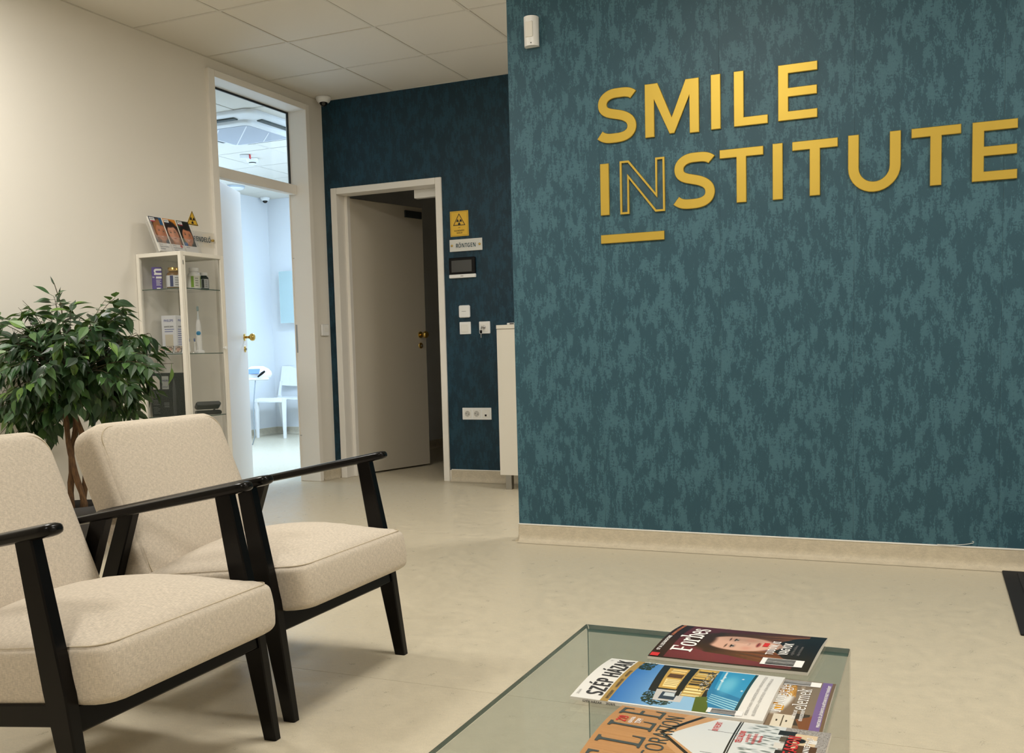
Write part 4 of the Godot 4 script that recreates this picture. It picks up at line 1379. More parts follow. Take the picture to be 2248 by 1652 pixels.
func brochures(at: Vector3) -> void:
	# faces +x and leans back
	var lean := Basis(Vector3.UP, PI / 2) * Basis(Vector3.RIGHT, -0.38)
	var t := thing("brochure_holder", "clear acrylic brochure holder leaning on top of the white display cabinet", "holder", at)
	var b := mb(Transform3D(lean, Vector3.ZERO))
	b.box(Vector3(-0.163, 0.006, -0.020), Vector3(0.163, 0.205, -0.017), 0.0006)
	b.box(Vector3(-0.163, 0.006, -0.017), Vector3(-0.160, 0.19, 0.018), 0.0006)
	b.box(Vector3(0.160, 0.006, -0.017), Vector3(0.163, 0.19, 0.018), 0.0006)
	b.box(Vector3(-0.163, 0.006, 0.016), Vector3(0.163, 0.10, 0.019), 0.0006)
	b.box(Vector3(-0.163, 0.006, -0.02), Vector3(0.163, 0.009, 0.019), 0.0006)
	obj("tray", b, M.acrylic, t)
	obj("foot", mb().box(Vector3(-0.085, 0.0, -0.163), Vector3(0.02, 0.003, 0.163), 0.0006), M.acrylic, t)
	var defs := [
		["leftmost brochure in the acrylic holder, two close faces on dark blue", c8(30, 48, 70), c8(188, 126, 96), c8(70, 42, 28)],
		["middle brochure in the acrylic holder, dark-haired woman on orange", c8(206, 128, 44), c8(206, 150, 124), c8(38, 24, 22)],
		["rightmost brochure in the acrylic holder, smiling woman on dark green", c8(30, 38, 34), c8(196, 130, 96), c8(20, 17, 18)]]
	for k in 3:
		var d: Array = defs[k]
		var im := blank(128, 272, d[1])
		if k == 0:
			portrait(im, 38, 120, 120, d[2].darkened(0.35), d[3], false, 0.1)
			portrait(im, 84, 112, 140, d[2], c8(150, 100, 60), false, 0.12)
			rect(im, 98, 0, 30, 60, c8(40, 90, 130))
		elif k == 1:
			shade(im, 0, 205, c8(214, 140, 50), c8(180, 98, 36))
			portrait(im, 62, 112, 140, d[2], d[3], true, -0.12)
		else:
			rect(im, 0, 0, 30, 205, c8(52, 78, 48))
			portrait(im, 70, 118, 142, d[2], d[3], false, 0.16)
			rect(im, 0, 178, 40, 34, c8(40, 92, 150))
		rect(im, 0, 205, 128, 67, c8(226, 224, 220))
		rect(im, 8, 6, 50, 24, c8(232, 232, 230))
		rect(im, 8, 30, 50, 10, [c8(170, 60, 80), c8(34, 50, 70), c8(130, 40, 60)][k])
		ell(im, 100, 216, 14, 12, [c8(236, 236, 236), c8(190, 60, 60), c8(226, 224, 220)][k], 0.2)
		var zc := 0.108 - k * 0.108
		var o := thing("brochure", d[0], "brochure", at, 0.0, "brochures in the acrylic holder")
		var xf := Transform3D(lean, Vector3(0, 0, 0) + lean * Vector3(-zc, 0.010, 0.0))
		obj("pages", mb(xf).box(Vector3(-0.0495, 0, -0.007), Vector3(0.0495, 0.210, 0.0035), 0.0004), M.paper, o)
		var f := mb(xf)
		f.quad(Vector3(-0.0495, 0, 0.0040), Vector3(0.0495, 0, 0.0040), Vector3(0.0495, 0.210, 0.0040), Vector3(-0.0495, 0.210, 0.0040), Vector3.BACK)
		obj("cover", f, print_mat(im, 0.3), o)
		var l := mb()
		var pc := func(p: Vector2) -> Vector3: return xf * Vector3(p.x, p.y, 0.0046)
		lay(l, "PHILIPS", Vector2(-0.040, 0.193), 0.007, 0.030, pc)
		lay(l, "Philips" if k == 1 else "Sonicare", Vector2(-0.040, 0.040), 0.006, 0.028, pc)
		if k < 2:
			lay(l, "fogfehérítés" if k == 1 else "fogköztisztító", Vector2(-0.040, 0.024), 0.009, 0.070, pc)
			lay(l, "rendszer", Vector2(-0.040, 0.012), 0.008, 0.040, pc)
		obj("print", l, mat(c8(46, 56, 84), 0.5), o)


# ------------------------------------------------------------------ the surgery
func surgery_things() -> void:
	var t := thing("white_chair", "white plastic chair with gap below its back, in bright surgery corner", "chair", Vector3(-6.80, 0, -9.09), 0.0)
	# seat: a sheet whose front turns down
	var rows := []
	for k in 9:
		var q := k / 8.0
		var zz := lerpf(-0.21, 0.235, q)
		var yy := 0.445 + 0.012 * q - 0.018 * sin(PI * q)
		if k == 8:
			zz = 0.238
			yy = 0.415
		var row := []
		for s in [[-1.0, 0.0], [1.0, 0.0], [1.0, -0.014], [-1.0, -0.014]]:
			row.append(Vector3(s[0] * lerpf(0.185, 0.205, q), yy + s[1], zz))
		rows.append(row)
	obj("seat", mb().loft(rows, true, true), M.plastic, t)
	var bk := []
	for k in 5:
		var q := k / 4.0
		var row := []
		for j in 9:
			var s := -1.0 + j / 4.0
			row.append(Vector3(s * 0.205, 0.575 + q * 0.235 - (0.012 * absf(s) if k == 4 else 0.0) - 0.02 * (1.0 - s * s) * (1.0 - q), -0.245 - q * 0.055 - 0.03 * (1.0 - s * s)))
		for j in 9:
			var s := 1.0 - j / 4.0
			row.append(Vector3(s * 0.205, 0.575 + q * 0.235 - (0.012 * absf(s) if k == 4 else 0.0) - 0.02 * (1.0 - s * s) * (1.0 - q), -0.257 - q * 0.055 - 0.03 * (1.0 - s * s)))
		bk.append(row)
	obj("backrest", mb().loft(bk, true, true), M.plastic, t)
	for s in [-1.0, 1.0]:
		obj("leg", leg_shape(Vector3(s * 0.185, 0.0, 0.225), Vector3(s * 0.185, 0.44, 0.215), Vector2(0.030, 0.026), Vector2(0.040, 0.04), 0.004), M.plastic, t)
		obj("leg", leg_shape(Vector3(s * 0.19, 0.0, -0.285), Vector3(s * 0.185, 0.46, -0.20), Vector2(0.028, 0.03), Vector2(0.036, 0.05), 0.004), M.plastic, t)
		obj("upright", leg_shape(Vector3(s * 0.185, 0.44, -0.20), Vector3(s * 0.190, 0.62, -0.245), Vector2(0.034, 0.035), Vector2(0.03, 0.02), 0.004), M.plastic, t)
	# mirror cabinet
	t = thing("mirror_cabinet", "shallow wall mirror cabinet hanging on the far surgery wall", "mirror", Vector3(-6.935, 1.285, -9.41))
	obj("body", mb().box(Vector3(0, 0, 0), Vector3(0.5, 0.60, 0.11), 0.003), M.plastic, t)
	obj("mirror_door", mb().box(Vector3(0.01, 0.004, 0.11), Vector3(0.245, 0.596, 0.116), 0.001), M.mirror, t)
	obj("mirror_door", mb().box(Vector3(0.249, 0.004, 0.11), Vector3(0.49, 0.596, 0.116), 0.001), M.mirror, t)
	# dental unit tray on its arm
	t = thing("dental_unit", "white dental instrument tray unit with blue keypad, beside the surgery door leaf", "dental unit", Vector3(-6.27, 0, -8.0), 0.35)
	var body := []
	for k in 5:
		var q := k / 4.0
		var row := []
		for j in 16:
			var a := TAU * j / 16.0
			var w: float = [0.13, 0.145, 0.14, 0.115, 0.06][k]
			row.append(Vector3(cos(a) * w, 0.70 + q * 0.115, sin(a) * w * 0.7))
		body.append(row)
	obj("tray_body", mb().loft(body), M.plastic, t)
	obj("keypad", mb(Transform3D(Basis(Vector3.RIGHT, 0.75), Vector3(0.02, 0.765, 0.100))).box(Vector3(-0.09, -0.004, -0.035), Vector3(0.03, 0.004, 0.035), 0.002), mat(c8(110, 140, 190), 0.4), t)
	obj("rest", mb().box(Vector3(-0.12, 0.675, 0.04), Vector3(0.13, 0.70, 0.12), 0.01), M.plastic, t)
	obj("handpiece", mb().tube([Vector3(0.04, 0.71, 0.125), Vector3(0.085, 0.745, 0.13), Vector3(0.115, 0.765, 0.13)], [0.008, 0.013, 0.010], 10), M.black, t)
	obj("column", mb().tube([Vector3(-0.42, 0.04, 0), Vector3(-0.42, 0.60, 0), Vector3(-0.40, 0.68, 0), Vector3(-0.30, 0.705, 0), Vector3(-0.05, 0.705, 0)], [0.05, 0.045, 0.04, 0.03, 0.03], 14), M.plastic, t)
	obj("foot", mb().lathe([Vector2(0, 0.05), Vector2(0.18, 0.045), Vector2(0.20, 0.0)], Vector3(-0.42, 0, 0), 20), M.plastic, t)
	var hose := []
	for k in 11:
		var q := k / 10.0
		hose.append(Vector3(0.005 - 0.03 * sin(q * PI * 0.5), 0.68 - 0.56 * q, 0.10 + 0.03 * sin(q * PI)))
	hose.append(Vector3(-0.06, 0.03, 0.08))
	hose.append(Vector3(-0.22, 0.012, 0.04))
	obj("hose", mb().tube(hose, [0.006], 8), mat(c8(150, 158, 164), 0.5), t)


# a tapering leg between two places with level ends; sizes are (across z, along x) of foot and head
func leg_shape(p0: Vector3, p1: Vector3, s0: Vector2, s1: Vector2, ch: float, mid := Vector3.ZERO, sm := Vector2.ZERO) -> MB:
	var rings := []
	var list := [[p0, s0], [p1, s1]]
	if sm != Vector2.ZERO:
		list.insert(1, [mid, sm])
	for e in list:
		var p: Vector3 = e[0]
		var a: float = e[1].y * 0.5
		var c: float = e[1].x * 0.5
		var row := []
		for q in [[a - ch, c], [a, c - ch], [a, -c + ch], [a - ch, -c], [-a + ch, -c], [-a, -c + ch], [-a, c - ch], [-a + ch, c]]:
			row.append(p + Vector3(q[0], 0, q[1]))
		rings.append(row)
	return mb().loft(rings, true, true)


# ------------------------------------------------------------------ plant
func leaf_mesh(bend: float, wide: float) -> ArrayMesh:
	# a pointed leaf along +y of length 1, folded at the midrib
	var b := mb()
	var prof := [0.0, 0.26, 0.40, 0.42, 0.34, 0.20, 0.07, 0.0]
	var pts := []
	for k in prof.size():
		var q := k / 7.0
		var w: float = prof[k] * wide
		var c := Vector3(0, q, -bend * q * q)
		pts.append([c + Vector3(-w, 0, w * 0.30), c, c + Vector3(w, 0, w * 0.30)])
	for k in prof.size() - 1:
		for s in [0, 1]:
			var a: Vector3 = pts[k][s]
			var d: Vector3 = pts[k][s + 1]
			var e: Vector3 = pts[k + 1][s + 1]
			var g: Vector3 = pts[k + 1][s]
			var nn := (d - a).cross(g - a) + (e - d).cross(e - g)
			if nn.z < 0:
				nn = -nn
			nn = nn.normalized()
			b.quad4(a, d, e, g, nn, nn, nn, nn)
	b.tube([Vector3(0, -0.22, 0.0), Vector3(0, 0.0, 0.0), Vector3(0, 0.6, -bend * 0.36 + 0.006)], [0.012, 0.012, 0.005], 4)
	return b.mesh()


func plant() -> void:
	var at := Vector3(-3.69, 0, -3.32)
	var t := thing("potted_ficus", "bushy green potted fig tree with twisted stems behind the armchairs", "plant", at)
	var pot := obj("pot", mb().lathe([Vector2(0, 0.215), Vector2(0.128, 0.215), Vector2(0.132, 0.236), Vector2(0.139, 0.240), Vector2(0.143, 0.236), Vector2(0.142, 0.20), Vector2(0.118, 0.006), Vector2(0.112, 0.0), Vector2(0, 0)], Vector3.ZERO, 32), M.pot, t)
	obj("soil", mb().lathe([Vector2(0, 0.222), Vector2(0.06, 0.220), Vector2(0.127, 0.216)], Vector3.ZERO, 24), M.soil, pot)
	# three twisted stems
	for s in 3:
		var pts := []
		var rad := []
		for k in 15:
			var q := k / 14.0
			var a := 2.1 * s + q * 3.2
			pts.append(Vector3(0.03 + (0.036 - 0.008 * q) * cos(a) - 0.02 * q + 0.006 * sin(q * 21.0 + s), 0.20 + q * 0.66, (0.036 - 0.008 * q) * sin(a) + 0.005 * cos(q * 17.0)))
			rad.append(lerpf(0.015, 0.010, q) * (1.0 + 0.12 * sin(k * 2.3 + s)))
		obj("stem", mb().tube(pts, rad, 9), M.bark, t)
	# branches and leaves
	var r := RandomNumberGenerator.new()
	r.seed = 21
	var top := Vector3(0.0, 0.80, 0.0)
	var shapes := [leaf_mesh(0.10, 0.54), leaf_mesh(0.22, 0.48), leaf_mesh(0.0, 0.58)]
	var all := []
	var twigs := mb()
	for k in 150:
		var th := TAU * k * 0.618034 + r.randf_range(-0.2, 0.2)
		var el := asin(clampf(lerpf(-0.80, 0.97, fmod(k * 0.7549, 1.0)), -1, 1))
		var dirv := Vector3(cos(th) * cos(el), sin(el), sin(th) * cos(el))
		var reach := r.randf_range(0.62, 1.02)
		var stretch := 0.50 if dirv.x > 0.0 else 0.40
		var tip := Vector3(0.05, 0.90, 0.0) + Vector3(dirv.x * stretch, dirv.y * (0.33 if dirv.y > 0.0 else 0.22), dirv.z * 0.44) * reach
		tip.y -= 0.07 * maxf(0.0, 1.0 - dirv.y) * r.randf_range(0.2, 1.0)
		if dirv.y < 0.0 and dirv.x < 0.25:
			tip.y -= 0.09
		if tip.y < 0.84 and tip.x > 0.0:
			tip.x *= 0.62
		var base := top + Vector3(r.randf_range(-0.02, 0.02), r.randf_range(-0.12, 0.08), r.randf_range(-0.02, 0.02))
		var up := base.lerp(tip, 0.55) + Vector3(0, 0.08, 0)
		var pts := []
		for j in 7:
			var q := j / 6.0
			pts.append(base.lerp(up, q).lerp(up.lerp(tip, q), q))
		twigs.tube(pts, [0.0038, 0.003, 0.0026, 0.0022, 0.0018, 0.0014, 0.001], 4)
		for j in r.randi_range(11, 15):
			var q := r.randf_range(0.40, 1.0)
			var i := mini(5, int(q * 6.0))
			var p: Vector3 = pts[i].lerp(pts[i + 1], q * 6.0 - i)
			var along: Vector3 = (pts[i + 1] - pts[i]).normalized()
			var rd := Vector3(r.randf_range(-1, 1), r.randf_range(-1, 1), r.randf_range(-1, 1)).normalized()
			var ydir := (along * 0.35 + rd * 0.70 + dirv * 0.30 + Vector3(0, -0.85, 0)).normalized()
			var face := (dirv * 1.0 + Vector3(0, 0.55, 0) + rd.cross(ydir) * 0.5)
			face = (face - ydir * face.dot(ydir)).normalized()
			var sc := r.randf_range(0.064, 0.096)
			var bs := Basis(ydir.cross(face), ydir, face) * Basis.from_scale(Vector3.ONE * sc)
			var o := p + ydir * sc * 0.22
			if at.x + o.x < XL + 0.035 or at.x + o.x + ydir.x * sc < XL + 0.015:
				continue
			var tone := 0
			var pick := r.randf()
			tone = 5 if pick > 0.94 else 3 if pick > 0.80 else 4 if pick > 0.58 else 1 if pick > 0.32 else 0 if pick > 0.14 else 2
			all.append([Transform3D(bs, o), r.randi_range(0, 2), tone])
	# long sprays that stand out of the crown
	for tip in [Vector3(0.36, 1.18, 0.04), Vector3(0.06, 1.20, 0.10), Vector3(0.66, 0.88, 0.17), Vector3(0.33, 1.09, 0.02), Vector3(-0.28, 1.12, 0.10), Vector3(0.58, 0.93, 0.12), Vector3(-0.25, 1.08, 0.24), Vector3(0.52, 0.80, 0.14)]:
		var up: Vector3 = top.lerp(tip, 0.6) + Vector3(0, 0.10, 0)
		var pts := []
		for j in 9:
			var q := j / 8.0
			pts.append(top.lerp(up, q).lerp(up.lerp(tip, q), q))
		twigs.tube(pts, [0.0038, 0.0034, 0.003, 0.0026, 0.0022, 0.0018, 0.0015, 0.0012, 0.001], 4)
		for j in 12:
			var q := 0.5 + 0.5 * j / 11.0
			var i := mini(7, int(q * 8.0))
			var p: Vector3 = pts[i].lerp(pts[i + 1], q * 8.0 - i)
			var along: Vector3 = (pts[i + 1] - pts[i]).normalized()
			var side := along.cross(Vector3.UP).normalized() * (1.0 if j % 2 else -1.0)
			var ydir := (along * 0.7 + side * r.randf_range(0.3, 0.9) + Vector3(0, r.randf_range(-0.7, 0.1), 0)).normalized()
			var face := Vector3(0.35, 0.8, 0.45)
			face = (face - ydir * face.dot(ydir)).normalized()
			var sc := r.randf_range(0.064, 0.090)
			all.append([Transform3D(Basis(ydir.cross(face), ydir, face) * Basis.from_scale(Vector3.ONE * sc), p + ydir * sc * 0.22), j % 3, [0, 1, 3, 4][r.randi_range(0, 3)]])
	# a bare spike at the top
	twigs.tube([Vector3(0.0, 1.0, 0.0), Vector3(-0.01, 1.17, 0.0), Vector3(-0.035, 1.27, 0.01)], [0.004, 0.003, 0.0015], 5)
	for q in [[Vector3(-0.012, 1.18, 0.0), Vector3(-0.5, 0.8, 0.2)], [Vector3(-0.02, 1.21, 0.0), Vector3(0.5, 0.6, 0.3)], [Vector3(-0.035, 1.26, 0.01), Vector3(-0.35, 0.9, 0.1)]]:
		var yd: Vector3 = q[1].normalized()
		var fc := Vector3(0.6, 0.2, 0.7)
		fc = (fc - yd * fc.dot(yd)).normalized()
		all.append([Transform3D(Basis(yd.cross(fc), yd, fc) * Basis.from_scale(Vector3(0.02, 0.05, 0.04)), q[0]), 1, 2])
	var tw := obj("twigs", twigs, M.twig, t)
	tw.set_meta("kind", "stuff")
	# nearest leaves as parts of their own
	var eye := Vector3(0, 0.9, 0) - at
	all.sort_custom(func(p, q): return p[0].origin.distance_squared_to(eye) < q[0].origin.distance_squared_to(eye))
	for i in mini(290, all.size()):
		var o := MeshInstance3D.new()
		o.mesh = shapes[all[i][1]]
		o.material_override = M.leaves[all[i][2]]
		o.transform = all[i][0]
		o.name = numbered("leaf", t)
		t.add_child(o, true)
	for tone in M.leaves.size():
		var rest := mb()
		for i in range(290, all.size()):
			if all[i][2] != tone:
				continue
			var arr: Array = shapes[all[i][1]].surface_get_arrays(0)
			var xf: Transform3D = all[i][0]
			var nb := xf.basis.orthonormalized()
			for p in arr[Mesh.ARRAY_VERTEX]:
				rest.v.append(xf * p)
			for p in arr[Mesh.ARRAY_NORMAL]:
				rest.n.append(nb * p)
			rest.u.append_array(arr[Mesh.ARRAY_TEX_UV])
		if rest.v.size():
			obj("foliage", rest, M.leaves[tone], t).set_meta("kind", "stuff")


# ------------------------------------------------------------------ armchairs
# a padded block: half sizes, edge radius, crown on +y; rows of quads over a cube pushed out to shape
func cushion(h: Vector3, rad: float, crown: float, corner: float, nn := 20) -> MB:
	var b := mb()
	# half outline of the footprint in the direction e, a rectangle with rounded corners
	var foot := func(e: Vector2) -> Vector2:
		var q := e * Vector2(h.x, h.z)
		var inner := Vector2(h.x - corner, h.z - corner)
		var c := q.clamp(-inner, inner)
		var d := q - c
		if d.length() < 1e-7:
			return q
		return c + d.normalized() * corner * minf(1.0, maxf(absf(d.x), absf(d.y)) / corner)
	var shape := func(p: Vector3) -> Vector3:
		var e := Vector2(p.x, p.z)
		var m := maxf(absf(e.x), absf(e.y))
		var rimpt: Vector2 = Vector2.ZERO if m < 1e-6 else foot.call(e / m)
		var st := Vector2(m * h.x, p.y * h.y)
		var inner := Vector2(h.x - rad, h.y - rad)
		var c := st.clamp(-inner, inner)
		var d := st - c
		var o := st
		if d.length() > 1e-7:
			o = c + d.normalized() * rad * minf(1.0, maxf(absf(d.x), absf(d.y)) / rad)
		var k := (1.0 - pow(absf(p.x), 2.4)) * (1.0 - pow(absf(p.z), 2.4))
		var lift := crown * k * (1.0 if p.y >= 1.0 else 0.0)
		var puff := 1.0 + 0.018 * (1.0 - p.y * p.y) * (1.0 if m >= 1.0 else 0.0)
		var f: Vector2 = rimpt * (o.x / h.x) * puff
		return Vector3(f.x, o.y + lift, f.y)
	var sp := func(i: int) -> float:
		# points crowd towards the rims
		var q := -1.0 + 2.0 * i / nn
		return signf(q) * (1.0 - pow(1.0 - absf(q), 1.8))
	var ax := [Vector3.RIGHT, Vector3.UP, Vector3.BACK]
	for a in 3:
		var e: Vector3 = ax[(a + 1) % 3]
		var g: Vector3 = ax[(a + 2) % 3]
		for s in [-1.0, 1.0]:
			for i in nn:
				for j in nn:
					var o: Vector3 = ax[a] * s
					var p0: Vector3 = shape.call(o + e * sp.call(i) + g * sp.call(j))
					var p1: Vector3 = shape.call(o + e * sp.call(i + 1) + g * sp.call(j))
					var p2: Vector3 = shape.call(o + e * sp.call(i + 1) + g * sp.call(j + 1))
					var p3: Vector3 = shape.call(o + e * sp.call(i) + g * sp.call(j + 1))
					b.quad4(p0, p1, p2, p3, o, o, o, o)
	return b.smooth()


func armchair(label: String, at: Vector3, turn: float) -> Node3D:
	var t := thing("armchair", label, "armchair", at, turn, "beige armchairs in a row")
	var W := 0.280          # half distance between leg centres
	for s in [-1.0, 1.0]:
		obj("leg", leg_shape(Vector3(-0.022, 0, s * W), Vector3(-0.126, 0.588, s * W), Vector2(0.024, 0.034), Vector2(0.028, 0.044), 0.003, Vector3(-0.072, 0.30, s * W), Vector2(0.030, 0.056)), M.wood, t)
		obj("leg", leg_shape(Vector3(-0.700, 0, s * W), Vector3(-0.505, 0.516, s * W), Vector2(0.024, 0.034), Vector2(0.028, 0.05), 0.003, Vector3(-0.600, 0.27, s * W), Vector2(0.030, 0.056)), M.wood, t)
		# armrest: a flat bar with rounded ends
		var rings := []
		var a0 := Vector3(-0.615, 0.494, s * W)
		var a1 := Vector3(-0.052, 0.605, s * W)
		var ks := [0.0, 0.006, 0.02, 0.1, 0.3, 0.6, 0.88, 0.95, 0.975, 0.99, 0.998, 1.0]
		var ws := [0.3, 0.75, 0.95, 1.0, 1.0, 1.0, 1.0, 1.0, 0.95, 0.80, 0.5, 0.12]
		var axis := (a1 - a0).normalized()
		var up := axis.cross(Vector3.BACK).normalized()
		if up.y < 0:
			up = -up
		for k in ks.size():
			var row := []
			var hw: float = 0.0235 * ws[k] * lerpf(0.85, 1.0, ks[k])
			var hh: float = 0.0125 * ws[k] * lerpf(0.9, 1.05, ks[k])
			for j in 16:
				var an := TAU * j / 16.0
				var cx := signf(cos(an)) * pow(absf(cos(an)), 0.75)
				var cy := signf(sin(an)) * pow(absf(sin(an)), 0.75)
				row.append(a0.lerp(a1, ks[k]) + Vector3.BACK * cx * hw + up * cy * hh)
			rings.append(row)
		obj("armrest", mb().loft(rings), M.wood, t)
		# side rail below the cushion
		obj("side_rail", mb(Transform3D(Basis(Vector3.BACK, 0.115), Vector3(-0.32, 0.222, s * (W - 0.020)))).box(Vector3(-0.29, -0.022, -0.010), Vector3(0.27, 0.022, 0.010), 0.003), M.wood, t)
	obj("front_rail", mb(Transform3D(Basis(Vector3.BACK, 0.16), Vector3(-0.052, 0.232, 0))).box(Vector3(-0.011, -0.012, -W + 0.012), Vector3(0.011, 0.040, W - 0.012), 0.004), M.wood, t)
	obj("rear_rail", mb(Transform3D(Basis(Vector3.BACK, -0.36), Vector3(-0.610, 0.20, 0))).box(Vector3(-0.011, -0.028, -W + 0.012), Vector3(0.011, 0.028, W - 0.012), 0.003), M.wood, t)
	obj("back_rail", mb(Transform3D(Basis(Vector3.BACK, 0.40), Vector3(-0.700, 0.50, 0))).box(Vector3(-0.010, -0.05, -W + 0.08), Vector3(0.010, 0.05, W - 0.08), 0.003), M.wood, t)
	for s in [-1.0, 1.0]:
		obj("back_post", mb(Transform3D(Basis(Vector3.BACK, 0.40), Vector3(-0.66, 0.34, s * (W - 0.12)))).box(Vector3(-0.012, -0.13, -0.012), Vector3(0.012, 0.26, 0.012), 0.003), M.wood, t)
	# cushions
	var sx := Transform3D(Basis(Vector3.BACK, 0.115), Vector3(-0.248, 0.302, 0))
	var se := obj("seat", cushion(Vector3(0.276, 0.057, 0.264), 0.018, 0.070, 0.045), M.fabric, t)
	se.transform = sx
	obj("seam", rim(0.2685, 0.2565, 0.040, 0.0550), M.seam, se)
	var bx := Transform3D(Basis(Vector3.BACK, -PI / 2 + 0.40), Vector3(-0.603, 0.496, 0))
	var bk := obj("backrest", cushion(Vector3(0.240, 0.058, 0.258), 0.030, 0.022, 0.060), M.fabric, t)
	bk.transform = bx
	obj("seam", rim(0.2245, 0.2425, 0.046, 0.0535), M.seam, bk)
	return t


# a thin raised seam round the face of a cushion
func rim(hx: float, hz: float, r: float, y: float) -> MB:
	var pts := []
	for q in 4:
		for k in 7:
			var a := PI / 2 * q + PI / 2 * k / 6.0
			var sx := 1.0 if q == 0 or q == 3 else -1.0
			var sz := 1.0 if q < 2 else -1.0
			pts.append(Vector3(sx * (hx - r) + cos(a) * r, y, sz * (hz - r) + sin(a) * r))
	pts.append(pts[0])
	pts.append(pts[1])
	return mb().tube(pts, [0.0016], 5)


func armchairs() -> void:
	armchair("beige fabric armchair with black wooden frame, further one beside the plant and cabinet", Vector3(-1.4420, 0, -2.212), 0.014)
	armchair("beige fabric armchair with black wooden frame, nearer one partly cut by the picture edge", Vector3(-1.4020, 0, -1.540), 0.030)


# ------------------------------------------------------------------ coffee table
func coffee_table() -> void:
	var x0 := -0.604
	var x1 := -0.127
	var zf := -1.732
	var zn := -0.68
	var y := 0.380
	var th := 0.008
	var rad := 0.016
	var t := thing("glass_table", "low bent clear glass coffee table with magazines on it", "table", Vector3.ZERO)
	# outer and inner lines of the bent sheet, from the far foot over the top to the near foot
	var outer := []
	var inner := []
	outer.append(Vector2(zf, 0.0))
	inner.append(Vector2(zf + th, 0.0))
	for k in 9:
		var a := PI - PI / 2 * k / 8.0
		outer.append(Vector2(zf + rad + cos(a) * rad, y - rad + sin(a) * rad))
		inner.append(Vector2(zf + rad + cos(a) * (rad - th), y - rad + sin(a) * (rad - th)))
	for k in 9:
		var a := PI / 2 - PI / 2 * k / 8.0
		outer.append(Vector2(zn - rad + cos(a) * rad, y - rad + sin(a) * rad))
		inner.append(Vector2(zn - rad + cos(a) * (rad - th), y - rad + sin(a) * (rad - th)))
	outer.append(Vector2(zn, 0.0))
	inner.append(Vector2(zn - th, 0.0))
	var names := {0: "leg_panel", 9: "top", 18: "leg_panel"}
	var sheets := {"top": mb(), "far": mb(), "near": mb(), "bend_far": mb(), "bend_near": mb()}
	var edge := mb()
	for i in outer.size() - 1:
		var key := "far" if i == 0 else "bend_far" if i < 9 else "top" if i == 9 else "bend_near" if i < 18 else "near"
		var b: MB = sheets[key]
		var d: Vector2 = outer[i + 1] - outer[i]
		var n0 := Vector3(0, d.x, -d.y).normalized()
		if n0.y < 0.0 and key == "top":
			n0 = -n0
		for face in [[outer, 1.0], [inner, -1.0]]:
			var p: Vector2 = face[0][i]
			var q: Vector2 = face[0][i + 1]
			b.quad(Vector3(x0 + 0.0012, p.y, p.x), Vector3(x1 - 0.0012, p.y, p.x), Vector3(x1 - 0.0012, q.y, q.x), Vector3(x0 + 0.0012, q.y, q.x), n0 * face[1])
		for s in [[x0, -1.0], [x1, 1.0]]:
			var nn := Vector3(s[1], 0, 0)
			edge.quad(Vector3(s[0], outer[i].y, outer[i].x), Vector3(s[0], outer[i + 1].y, outer[i + 1].x), Vector3(s[0], inner[i + 1].y, inner[i + 1].x), Vector3(s[0], inner[i].y, inner[i].x), nn)
	obj("top", sheets.top, M.table_glass, t)
	obj("leg_panel", sheets.far, M.table_glass, t)
	obj("leg_panel", sheets.near, M.table_glass, t)
	obj("bend", sheets.bend_far, M.table_bend, t)
	obj("bend", sheets.bend_near, M.table_bend, t)
	obj("polished_edge", edge, M.table_edge, t)


